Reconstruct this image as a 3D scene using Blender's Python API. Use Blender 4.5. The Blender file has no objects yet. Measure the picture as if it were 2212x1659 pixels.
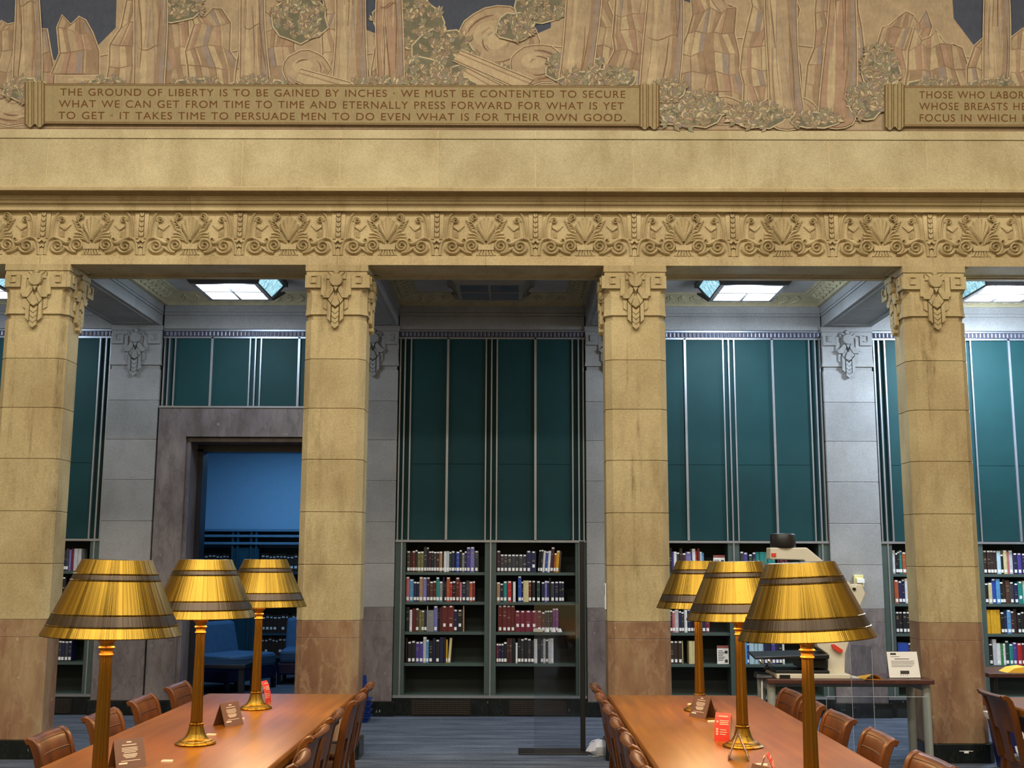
import bpy, bmesh, math, random
from math import sin, cos, pi, radians as R_
from mathutils import Matrix, Vector
random.seed(7)
S = bpy.context.scene
COL = S.collection

# ------------------------------------------------------------------ camera, world, exposure
FPX = 2410.0
EYE = 1.6
PITCH = math.atan(377 / FPX)
YAW = 0.0035
ROLL = 0.0035
CROT = Matrix.Rotation(YAW, 3, 'Z') @ Matrix.Rotation(pi / 2 + PITCH, 3, 'X') @ Matrix.Rotation(ROLL, 3, 'Z')
cd = bpy.data.cameras.new('camera')
cd.sensor_width = 36.0
cd.lens = FPX / 2212 * 36.0
cd.clip_end = 100
cam = bpy.data.objects.new('camera', cd)
cam.matrix_world = Matrix.Translation((0, 0, EYE)) @ CROT.to_4x4()
COL.objects.link(cam)
S.camera = cam
S.view_settings.view_transform = 'Standard'
S.view_settings.look = 'None'
S.view_settings.gamma = 1
S.view_settings.exposure = 0.0
w = bpy.data.worlds.new('world')
w.use_nodes = True
w.node_tree.nodes['Background'].inputs[0].default_value = (0.9, 0.8, 0.65, 1)
w.node_tree.nodes['Background'].inputs[1].default_value = 0.02
S.world = w

def area(name, loc, size, size_y, power, color, rot=(0, 0, 0), spread=180):
    l = bpy.data.lights.new(name, 'AREA')
    l.shape = 'RECTANGLE'
    l.size, l.size_y, l.energy, l.color = size, size_y, power, color
    l.spread = R_(spread)
    o = bpy.data.objects.new(name, l)
    o.location, o.rotation_euler = loc, rot
    COL.objects.link(o)
    return o

WARM = (1.0, 0.93, 0.80)
COOL = (0.66, 0.82, 1.0)
HALL_Z = 9.4
HALL_LIGHTS = [(x, y) for y in (3.2, -1.8) for x in (-6.0, -2.0, 2.0, 6.0)]
for x, y in HALL_LIGHTS:     # the reading room's ceiling lights, high above the frame
    area('hall_light', (x, y, HALL_Z - 0.12), 1.2, 1.2, 285, WARM)
BAYS = [-5.36, -2.81, -0.26, 2.29, 4.84]
LIT = {0: 32, 1: 32, 3: 75, 4: 240}
def point(name, loc, power, color, size):
    l = bpy.data.lights.new(name, 'POINT'); l.energy, l.color, l.shadow_soft_size = power, color, size
    o = bpy.data.objects.new(name, l); o.location = loc; COL.objects.link(o)
    return o
for i, p in LIT.items():     # lit ceiling lanterns of the aisle
    area('aisle_light', (BAYS[i], 10.79, 4.17), 0.5, 0.55, p * .55, COOL)
    point('aisle_glow', (BAYS[i], 10.79, 4.02), p * .45, COOL, .12)
area('lounge_light', (-3.0, 14.6, 3.3), 1.6, 1.6, 46, (0.32, 0.64, 1.0))

# ------------------------------------------------------------------ helpers
def at(px, py, Y):
    d = CROT @ Vector(((px - 1106) / FPX, -(py - 829.5) / FPX, -1))
    return Vector((0, 0, EYE)) + d * (Y / d.y)

class MB:
    def __init__(s): s.v, s.f, s.m = [], [], []
    def add(s, verts, faces, mi=0):
        b = len(s.v)
        s.v += [tuple(p) for p in verts]
        s.f += [tuple(b + i for i in f) for f in faces]
        s.m += [mi] * len(faces)
        return s
    def box(s, x0, x1, y0, y1, z0, z1, mi=0):
        v = [(x, y, z) for z in (z0, z1) for y in (y0, y1) for x in (x0, x1)]
        return s.add(v, [(0, 2, 3, 1), (4, 5, 7, 6), (0, 1, 5, 4), (2, 6, 7, 3), (0, 4, 6, 2), (1, 3, 7, 5)], mi)
    def loft(s, rings, mi=0, cap=True, closed=True):
        n = len(rings[0]); v = [p for r in rings for p in r]; f = []
        for k in range(len(rings) - 1):
            for i in range(n if closed else n - 1):
                j = (i + 1) % n
                f.append((k * n + i, k * n + j, (k + 1) * n + j, (k + 1) * n + i))
        if cap:
            f.append(tuple(range(n))[::-1]); f.append(tuple((len(rings) - 1) * n + i for i in range(n)))
        return s.add(v, f, mi)
    def lathe(s, prof, n=32, c=(0, 0), mi=0, cap=True, flute=0):
        rings = []
        for r, z in prof:
            rings.append([(c[0] + r * cos(2 * pi * i / n), c[1] + r * sin(2 * pi * i / n), z) for i in range(n)])
        return s.loft(rings, mi, cap)
    def prism(s, poly, fn, d0, d1, mi=0):       # poly in (u, v); fn(u, v, w) -> xyz
        return s.loft([[fn(u, v, d0) for u, v in poly], [fn(u, v, d1) for u, v in poly]], mi)
    def raised(s, poly, fn, h, bev=0.0, mi=0):  # raised polygon, optionally with sloping flanks towards its centre
        cx = sum(p[0] for p in poly) / len(poly); cy = sum(p[1] for p in poly) / len(poly)
        ins = [(cx + (u - cx) * (1 - bev), cy + (v - cy) * (1 - bev)) for u, v in poly]
        return s.loft([[fn(u, v, -0.002) for u, v in poly], [fn(u, v, h * .75) for u, v in poly], [fn(u, v, h) for u, v in ins]], mi)
    def strip(s, path, wd, h, fn, mi=0, prof=((-1, -.1), (-.72, .7), (0, 1), (.72, .7), (1, -.1))):
        n = len(path); rings = []
        for i, (x, y) in enumerate(path):
            a = path[max(i - 1, 0)]; b = path[min(i + 1, n - 1)]
            tx, ty = b[0] - a[0], b[1] - a[1]; L = math.hypot(tx, ty) or 1
            nx, ny = -ty / L, tx / L
            ww = wd(i / (n - 1)) if callable(wd) else wd
            hh = h(i / (n - 1)) if callable(h) else h
            rings.append([fn(x + nx * ww * a_, y + ny * ww * a_, hh * b_) for a_, b_ in prof])
        return s.loft(rings, mi, cap=False, closed=False)
    def tube(s, pts, r, n=8, mi=0):
        P = [Vector(p) for p in pts]; rings = []
        for i, p in enumerate(P):
            t = (P[min(i + 1, len(P) - 1)] - P[max(i - 1, 0)]).normalized()
            up = Vector((0, 0, 1)) if abs(t.z) < .95 else Vector((1, 0, 0))
            a = t.cross(up).normalized(); b = t.cross(a)
            rr = r[i] if isinstance(r, (list, tuple)) else r
            rings.append([tuple(p + a * rr * cos(2 * pi * k / n) + b * rr * sin(2 * pi * k / n)) for k in range(n)])
        return s.loft(rings, mi)
    def build(s, name, mats, parent=None, smooth=None, bevel=0.0, loc=None, fix=True):
        me = bpy.data.meshes.new(name)
        me.from_pydata(s.v, [], s.f)
        for m in (mats if isinstance(mats, (list, tuple)) else [mats]): me.materials.append(m)
        me.polygons.foreach_set('material_index', s.m)
        if fix:
            bm = bmesh.new(); bm.from_mesh(me)
            bmesh.ops.recalc_face_normals(bm, faces=bm.faces)
            bm.to_mesh(me); bm.free()
        if smooth:
            me.polygons.foreach_set('use_smooth', [True] * len(me.polygons))
            me.set_sharp_from_angle(angle=R_(smooth))
        me.update()
        return put(name, me, parent, loc, bevel)

def put(name, me, parent=None, loc=None, bevel=0.0):
    o = bpy.data.objects.new(name, me)
    COL.objects.link(o)
    if parent is not None: o.parent = parent
    if loc is not None: o.location = loc
    if bevel:
        b = o.modifiers.new('bevel', 'BEVEL'); b.width = bevel; b.segments = 2; b.limit_method = 'ANGLE'; b.angle_limit = R_(40)
        b.harden_normals = False
    return o

def tag(o, label, cat, group=None):
    o['label'] = label; o['category'] = cat
    if group: o['group'] = group
    return o

def thing(name, label, cat, loc=(0, 0, 0), rz=0, group=None):
    o = bpy.data.objects.new(name, None)
    o.empty_display_size = .1
    o.location = loc; o.rotation_euler = (0, 0, rz)
    COL.objects.link(o)
    return tag(o, label, cat, group)

def struct(o):
    o['kind'] = 'structure'; return o

def dup(root, loc, rz=None, label=None, group=None):
    r = root.copy(); COL.objects.link(r); r.location = loc
    if rz is not None: r.rotation_euler = (0, 0, rz)
    if label: r['label'] = label
    if group: r['group'] = group
    for ch in list(root.children):
        c = ch.copy(); COL.objects.link(c); c.parent = r
        for g in list(ch.children):
            d = g.copy(); COL.objects.link(d); d.parent = c
    return r

# ------------------------------------------------------------------ materials
def hexc(h):
    c = [int(h[i:i + 2], 16) / 255 for i in (0, 2, 4)]
    return tuple((x / 12.92 if x <= .04045 else ((x + .055) / 1.055) ** 2.4) for x in c) + (1,)

def base_mat(name, rough=.6, metal=0.0, spec=.5):
    m = bpy.data.materials.new(name); m.use_nodes = True
    nt = m.node_tree; b = nt.nodes['Principled BSDF']
    b.inputs['Roughness'].default_value = rough
    b.inputs['Metallic'].default_value = metal
    b.inputs['Specular IOR Level'].default_value = spec
    return m, nt, b

def nd(nt, t, **kw):
    n = nt.nodes.new(t)
    for k, v in kw.items():
        if k in n.inputs.keys() if hasattr(n.inputs, 'keys') else False: n.inputs[k].default_value = v
        else: setattr(n, k, v)
    return n

def noise(nt, scale, detail=4, vec=None, stretch=None, rough=.55):
    n = nt.nodes.new('ShaderNodeTexNoise')
    n.inputs['Scale'].default_value = scale; n.inputs['Detail'].default_value = detail; n.inputs['Roughness'].default_value = rough
    g = nt.nodes.new('ShaderNodeNewGeometry') if vec is None else None
    src = g.outputs['Position'] if g else vec
    if stretch:
        mp = nt.nodes.new('ShaderNodeVectorMath'); mp.operation = 'MULTIPLY'; mp.inputs[1].default_value = stretch
        nt.links.new(src, mp.inputs[0]); src = mp.outputs[0]
    nt.links.new(src, n.inputs['Vector'])
    return n.outputs['Fac']

def ramp(nt, fac, stops):
    r = nt.nodes.new('ShaderNodeValToRGB'); e = r.color_ramp.elements
    while len(e) < len(stops): e.new(.5)
    for i, (p, c) in enumerate(stops): e[i].position = p; e[i].color = c
    nt.links.new(fac, r.inputs[0]); return r.outputs[0]

def mixc(nt, a, b, fac, mode='MIX'):
    m = nt.nodes.new('ShaderNodeMix'); m.data_type = 'RGBA'; m.blend_type = mode
    for i, x in ((0, fac), (6, a), (7, b)):
        if isinstance(x, (int, float)): m.inputs[i].default_value = x
        elif isinstance(x, tuple): m.inputs[i].default_value = x
        else: nt.links.new(x, m.inputs[i])
    return m.outputs[2]

def bump(nt, b, fac, strength=.2, dist=.01):
    n = nt.nodes.new('ShaderNodeBump'); n.inputs['Strength'].default_value = strength; n.inputs['Distance'].default_value = dist
    nt.links.new(fac, n.inputs['Height']); nt.links.new(n.outputs[0], b.inputs['Normal'])

def plain(name, h, rough=.6, metal=0., spec=.5, var=.12, scale=14, stretch=None, coat=0.):
    m, nt, b = base_mat(name, rough, metal, spec)
    c = hexc(h)
    lo = tuple(x * (1 - var) for x in c[:3]) + (1,); hi = tuple(min(1, x * (1 + var)) for x in c[:3]) + (1,)
    nt.links.new(ramp(nt, noise(nt, scale, 3, stretch=stretch), [(.3, lo), (.7, hi)]), b.inputs['Base Color'])
    if coat: b.inputs['Coat Weight'].default_value = coat; b.inputs['Coat Roughness'].default_value = .12
    return m

def stone(name, lo, hi, stain=None, speck=.24, island=.12, stain_amt=.5, drip=0.0):
    m, nt, b = base_mat(name, .82, 0, .3)
    c = ramp(nt, noise(nt, 2.2, 6), [(.3, hexc(lo)), (.7, hexc(hi))])
    if stain:
        f = ramp(nt, noise(nt, 1.6, 8, stretch=(2.2, 2.2, .55), rough=.7), [(.52, (0, 0, 0, 1)), (.72, (stain_amt,) * 3 + (1,))])
        c = mixc(nt, c, hexc(stain), f)
        if drip:   # water stains that once ran down the shaft
            f = ramp(nt, noise(nt, 5.0, 7, stretch=(1, 1, .07), rough=.7), [(.56, (0, 0, 0, 1)), (.68, (drip,) * 3 + (1,))])
            f2 = ramp(nt, noise(nt, 14, 5, stretch=(1, 1, .5), rough=.7), [(.40, (.25,) * 3 + (1,)), (.6, (1, 1, 1, 1))])
            c = mixc(nt, c, hexc(stain), mixc(nt, f, f2, 1.0, 'MULTIPLY'))
    sp = ramp(nt, noise(nt, 95, 3, rough=.7), [(.3, (1 - speck,) * 3 + (1,)), (.7, (1 + speck * .4,) * 3 + (1,))])
    c = mixc(nt, c, sp, 1.0, 'MULTIPLY')
    g = nt.nodes.new('ShaderNodeNewGeometry')
    isl = ramp(nt, g.outputs['Random Per Island'], [(0, (1 - island,) * 3 + (1,)), (1, (1,) * 3 + (1,))])
    c = mixc(nt, c, isl, 1.0, 'MULTIPLY')
    nt.links.new(c, b.inputs['Base Color'])
    bump(nt, b, noise(nt, 160, 3), .25, .004)
    return m

def marble(name, cols, vein, scale=3.0, rough=.3, vein_w=.04, fleck=None):
    m, nt, b = base_mat(name, rough, 0, .45)
    n1 = noise(nt, scale, 9, stretch=(1.3, 1.3, .45), rough=.68)
    c = ramp(nt, n1, [(.3, hexc(cols[0])), (.5, hexc(cols[1])), (.7, hexc(cols[2]))])
    n2 = noise(nt, scale * 1.7, 6, stretch=(1.2, 1.2, .5), rough=.6)
    f = ramp(nt, n2, [(.5 - vein_w, (0, 0, 0, 1)), (.5, (.28, .28, .28, 1)), (.5 + vein_w, (0, 0, 0, 1))])
    c = mixc(nt, c, hexc(vein), f)
    if fleck:
        f2 = ramp(nt, noise(nt, 17, 5, stretch=(1, 1, .6), rough=.65), [(.66, (0, 0, 0, 1)), (.73, (.8, .8, .8, 1))])
        c = mixc(nt, c, hexc(fleck), f2)
    nt.links.new(c, b.inputs['Base Color'])
    return m

def emis(name, col, strength):
    m = bpy.data.materials.new(name); m.use_nodes = True; nt = m.node_tree
    nt.nodes.clear()
    e = nt.nodes.new('ShaderNodeEmission'); o = nt.nodes.new('ShaderNodeOutputMaterial')
    e.inputs[0].default_value = col; e.inputs[1].default_value = strength
    nt.links.new(e.outputs[0], o.inputs[0])
    return m

M = {}
M['lime'] = stone('warm limestone', 'B5A178', 'CDBB90', '8A7046')
M['lime_col'] = stone('column limestone', 'B09C72', 'C8B78B', '6E5834', stain_amt=.5, drip=.8)
M['lime_band'] = stone('band limestone', 'B5A680', 'CFC39E', 'A08C66', island=.14)
M['lime_aisle'] = stone('aisle limestone', '918F8C', 'A5A3A2', '7E7C7A', stain_amt=.3)
M['mortar'] = plain('pale mortar', 'D9C79C', .9)
M['plaster'] = plain('aisle plaster', 'A9A4A0', .9, scale=3)
M['cove'] = plain('cove stone', 'A89C7C', .85, scale=8)
M['marble'] = marble('rose brown marble', ('6C4C3A', '8A6A50', 'A08A68'), 'B49A7C', 2.6, .35, .03, 'D2C4AC')
M['marble_grey'] = marble('grey brown marble', ('534C4A', '71686A', '8C8480'), '322C2C', 2.6, .3, .04, 'B8B0A8')
M['marble_black'] = marble('black marble', ('0B0D0C', '121614', '1C211E'), '39423C', 5.0, .28, .02, '9EA79C')
M['green'] = plain('dark green panel', '103A3C', .62, spec=.25, scale=3, var=.1)
M['green_frame'] = plain('green painted frame', '40504C', .5, var=.08)
M['green_dark'] = plain('dark green interior', '151F1C', .7, var=.08)
M['alu'] = plain('satin aluminium strip', 'A6AAB2', .42, .85, var=.05)
M['bronze_dark'] = plain('dark bead strip', '4A4A58', .4, .3)
M['bead'] = plain('bead grey', '6E6C78', .35, .4)
M['head'] = plain('sign heading', '8A4640', .6)
M['mould'] = plain('pale blue moulding', '5C86A4', .4)
M['groove'] = plain('dark chair groove', '40200C', .5)
M['grille'] = plain('grille bronze', '2E251C', .5)
M['mortar_dark'] = plain('dark joint', '8A744C', .9)
M['wood_room'] = plain('dark varnished frame', '181A26', .35)

def wood(name, lo, mid, hi, rough=.32, coat=.35, st=(26, 1.4, 26), spec=.5, gx=7):
    m, nt, b = base_mat(name, rough, 0, spec)
    c = ramp(nt, noise(nt, 1.0, 6, stretch=st, rough=.6), [(.25, hexc(lo)), (.5, hexc(mid)), (.75, hexc(hi))])
    c2 = ramp(nt, noise(nt, 1.3, 3), [(.3, (.85, .85, .85, 1)), (.7, (1.08, 1.06, 1.04, 1))])
    c = mixc(nt, c, c2, 1., 'MULTIPLY')
    nt.links.new(c, b.inputs['Base Color'])
    b.inputs['Coat Weight'].default_value = coat; b.inputs['Coat Roughness'].default_value = .18
    return m
M['table'] = wood('cherry table top', '68390C', '7C4912', '8E5A19', .30, .04, spec=.3)
M['chair'] = wood('walnut chair wood', '3C1E0A', '582F0E', '724214', .38, .12, (8, 8, 1.2), spec=.35)
M['desk'] = wood('dark red desk laminate', '3E2018', '4E2A20', '5A3226', .4, .1)

def brass(name, c0, c1, r0, r1, streak=True):
    m, nt, b = base_mat(name, .3, 1.0)
    tc = nt.nodes.new('ShaderNodeTexCoord')
    fl = nt.nodes.new('ShaderNodeVectorMath'); fl.operation = 'MULTIPLY'; fl.inputs[1].default_value = (1, 1, 0)
    nt.links.new(tc.outputs['Object'], fl.inputs[0])
    nm = nt.nodes.new('ShaderNodeVectorMath'); nm.operation = 'NORMALIZE'; nt.links.new(fl.outputs[0], nm.inputs[0])
    vec = nm.outputs[0]
    f = noise(nt, 8, 6, vec=vec, rough=.8)
    tg = nt.nodes.new('ShaderNodeTangent'); tg.direction_type = 'RADIAL'; tg.axis = 'Z'
    nt.links.new(tg.outputs[0], b.inputs['Tangent']); b.inputs['Anisotropic'].default_value = .6
    nt.links.new(ramp(nt, f, [(.3, hexc(c0)), (.7, hexc(c1))]), b.inputs['Base Color'])
    mr = nt.nodes.new('ShaderNodeMapRange'); mr.inputs[1].default_value = .3; mr.inputs[2].default_value = .7
    mr.inputs[3].default_value = r0; mr.inputs[4].default_value = r1
    nt.links.new(f, mr.inputs[0]); nt.links.new(mr.outputs[0], b.inputs['Roughness'])
    bump(nt, b, noise(nt, 22, 3, vec=vec, rough=.7), .4, .006)
    return m
M['brass'] = brass('brushed brass', '4C3A14', 'AC8834', .20, .42)
M['brass_dark'] = brass('darkened bronze band', '3C342C', '5A4E42', .3, .42)
M['brass_pole'] = brass('brass pole', '8A6424', 'B4863A', .28, .40)
M['shade_in'] = plain('white enamel shade lining', 'F2E6CC', .6, var=.02)
M['bulb'] = emis('lamp bulb', (1, .72, .38, 1), 25)
M['pane_on'] = emis('lit lantern pane', (.86, .95, 1, 1), 5.5)
M['pane_side'] = emis('lit ribbed side pane', (.42, .78, .95, 1), 1.1)
_nt = M['pane_side'].node_tree
_nt.links.new(ramp(_nt, noise(_nt, 9, 4, stretch=(1, 7, 2.5), rough=.7), [(.38, (.10, .26, .34, 1)), (.52, (.42, .80, .95, 1)), (.68, (.75, .97, 1, 1))]), [n for n in _nt.nodes if n.type == 'EMISSION'][0].inputs[0])
M['pane_off'] = plain('unlit lantern pane', '4E5660', .25, var=.05)
M['lantern'] = plain('lit lantern frame', '55504E', .45, .4)  # darker copy for lit lanterns; contrast with their glow put into the colour
M['lantern_off'] = plain('unlit lantern frame', '8E867A', .5, .1)  # paler copy of the same frame for the unlit lantern
M['white'] = plain('white paper', 'E8E6E2', .7, var=.02)
M['cream'] = plain('cream casing', 'CFC9B6', .5, var=.03)
M['black'] = plain('black plastic', '121214', .4, var=.05)
M['chrome'] = plain('chrome', 'C8C8CC', .15, 1.0, var=.02)
M['red'] = plain('red card', 'D23A28', .5, var=.04)
M['brown_sign'] = plain('brown sign plastic', '6A4A38', .4, var=.04)
M['line'] = plain('pale print', 'E4D2B8', .7, var=.02)
M['ink'] = plain('dark print', '3A3634', .7, var=.02)
M['yellow'] = plain('yellow envelope', 'EDB83C', .55, var=.05)
M['grey_leg'] = plain('grey table leg', '8E9088', .5, var=.04)
M['blue_pl'] = plain('blue plastic', '0E2E74', .35, var=.06)
M['navy_pl'] = plain('navy plastic', '15184A', .4, var=.06)
M['sofa'] = plain('blue upholstery', '3C6288', .8, var=.08)
M['roomwall'] = plain('pale blue wall', '8FB6D6', .85, var=.03)
M['teal'] = plain('teal woodwork', '1C4A5C', .45, var=.06)

def acrylic(name, tint, gloss=.1):
    m = bpy.data.materials.new(name); m.use_nodes = True; nt = m.node_tree; nt.nodes.clear()
    o = nt.nodes.new('ShaderNodeOutputMaterial'); t = nt.nodes.new('ShaderNodeBsdfTransparent'); g = nt.nodes.new('ShaderNodeBsdfGlossy')
    t.inputs[0].default_value = tint; g.inputs['Roughness'].default_value = .05
    lw = nt.nodes.new('ShaderNodeLayerWeight'); lw.inputs[0].default_value = .5
    pw = nt.nodes.new('ShaderNodeMath'); pw.operation = 'POWER'; pw.inputs[1].default_value = 4.0
    ad = nt.nodes.new('ShaderNodeMath'); ad.operation = 'MULTIPLY_ADD'; ad.inputs[1].default_value = .6; ad.inputs[2].default_value = .06
    mx = nt.nodes.new('ShaderNodeMixShader')
    nt.links.new(lw.outputs['Facing'], pw.inputs[0]); nt.links.new(pw.outputs[0], ad.inputs[0])
    nt.links.new(ad.outputs[0], mx.inputs[0]); nt.links.new(t.outputs[0], mx.inputs[1]); nt.links.new(g.outputs[0], mx.inputs[2])
    nt.links.new(mx.outputs[0], o.inputs[0])
    return m
M['acrylic'] = acrylic('clear acrylic', (.90, .92, .94, 1))
M['acrylic_dark'] = acrylic('smoked acrylic', (.90, .91, .92, 1))
M['acrylic_edge'] = plain('acrylic edge', '98A2A8', .2, var=.03)

# carpet: woven blue-grey tiles with long streaks
m, nt, b = base_mat('carpet', .95, 0, .1)
c = ramp(nt, noise(nt, 1.0, 5, stretch=(1.1, 11, 1), rough=.72), [(.3, hexc('3C424D')), (.5, hexc('575E6B')), (.7, hexc('757B86'))])
c2 = ramp(nt, noise(nt, 55, 3), [(.3, (.75, .75, .75, 1)), (.7, (1.1, 1.1, 1.1, 1))])
nt.links.new(mixc(nt, c, c2, 1., 'MULTIPLY'), b.inputs['Base Color'])
bump(nt, b, noise(nt, 60, 4, stretch=(1, 2, 1)), .7, .01)
M['carpet'] = m

# ------------------------------------------------------------------ setting: floor, hall shell, entablature, aisle
YC, YB, YW = 9.278, 9.746, 11.84
COLX = [-4.098, -1.535, 1.015, 3.565]
XL, XR = -6.36, 5.84
SOF = 4.08

struct(MB().box(-9, 9, -5.5, 17.2, -.12, 0).build('floor', M['carpet']))
struct(MB().box(-9, 9, -5.5, YB, HALL_Z, HALL_Z + .15).build('ceiling', M['plaster']))
struct(MB().box(-9.2, -9, -5.5, YB, 0, HALL_Z).box(-9.2, XL, YC + .06, YC + .3, 0, SOF).build('wall_left', M['lime']))
struct(MB().box(9, 9.2, -5.5, YB, 0, HALL_Z).box(XR, 9.2, YC + .06, YC + .3, 0, SOF).build('wall_right', M['lime']))
struct(MB().box(-9.2, 9.2, -5.7, -5.5, 0, HALL_Z).build('wall_rear', M['lime']))
struct(MB().box(-9, 9, YC + .035, YB, 5.29, HALL_Z).build('wall_front', M['lime']))
struct(MB().box(XL - .1, XL, YB - .3, YW + .5, 0, 4.7).build('wall_aisle_left', M['lime_aisle']))
struct(MB().box(XR, XR + .1, YB - .3, YW + .5, 0, 4.7).build('wall_aisle_right', M['lime_aisle']))

def arch_stone(name, x0, x1, pitch, first, prof, mats, gap=.004, joint_d=.004, hide=()):
    """courses of stone blocks with thin mortar joints; prof is the (y, z) outline of the course"""
    mb = MB(); xs = [x0]; x = first
    while x < x1:
        if x > x0 + .05: xs.append(x)
        x += pitch
    xs.append(x1)
    for a, b_ in zip(xs, xs[1:]):
        mb.prism(prof, lambda u, v, ww: (ww, u, v), a + gap / 2, b_ - gap / 2)
    cy = sum(p[0] for p in prof) / len(prof); cz = sum(p[1] for p in prof) / len(prof)
    ins = []
    for y, z in prof:
        ins.append((y + (joint_d if y < cy else 0), z + (joint_d if z < cz else -joint_d)))
    mb.prism(ins, lambda u, v, ww: (ww, u, v), x0, x1, 1)
    return struct(mb.build(name, mats))

PJ = -6.635            # a joint falls on each column axis, every 0.85 m
HX0, HX1 = -9.0, 9.0
arch_stone('trim_1', HX0, HX1, 2.55 / 2, PJ, [(YC, SOF), (YC, 4.16), (YB, 4.16), (YB, SOF)], [M['lime'], M['mortar_dark']], .003, .002)
fr = arch_stone('trim_2', HX0, HX1, .85, PJ + .425, [(YC + .03, 4.16), (YC + .03, 4.56), (YB, 4.56), (YB, 4.16)], [M['lime'], M['mortar_dark']], .004, .004)
arch_stone('trim_3', HX0, HX1, 1.70, PJ + .425, [(YC - .015, 4.556), (YC - .015, 4.606), (YC - .035, 4.612), (YC - .035, 4.634), (YC - .05, 4.640), (YC - .062, 4.655), (YC - .09, 4.668), (YC - .135, 4.682),
    (YC - .15, 4.69), (YC - .155, 4.715), (YC - .15, 4.728), (YC + .1, 4.735), (YB, 4.735), (YB, 4.556)], [M['lime'], M['mortar_dark']], .003, .003)
arch_stone('trim_4', HX0, HX1, .85, PJ, [(YC, 4.73), (YC, 5.205), (YC + .012, 5.212), (YB, 5.212), (YB, 4.73)], [M['lime_band'], M['mortar']], .006, .003)
arch_stone('trim_5', HX0, HX1, .85, PJ, [(YC - .004, 5.212), (YC - .004, 5.222), (YC + .022, 5.302), (YB, 5.302), (YB, 5.212)], [M['lime_band'], M['mortar']], .006, .003)

# soffit mouldings of the architrave, between columns
mb = MB()
for bx in BAYS:
    a, b_ = bx - 1.01, bx + 1.01
    mb.box(a, b_, YC + .33, YC + .352, SOF - .006, SOF + .002).box(a, b_, YC + .40, YB, SOF - .012, SOF + .002)
    mb.box(a, a + .05, YC + .05, YB, SOF - .006, SOF + .002).box(b_ - .05, b_, YC + .05, YB, SOF - .006, SOF + .002)
struct(mb.build('trim_6', M['lime']))

# carved palmette frieze -------------------------------------------------------------
def spiral(cx, cy, r0, r1, a0, turns, n=26, sx=1):
    out = []
    for i in range(n):
        t = i / (n - 1); r = r0 + (r1 - r0) * t; a = a0 + turns * 2 * pi * t
        out.append((cx + sx * r * cos(a), cy + r * sin(a)))
    return out

def bez(p0, p1, p2, p3, n=10):
    o = []
    for i in range(n):
        t = i / (n - 1); q = 1 - t
        o.append(tuple(q**3 * a + 3 * q*q*t * b_ + 3 * q*t*t * c_ + t**3 * d for a, b_, c_, d in zip(p0, p1, p2, p3)))
    return o

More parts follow.
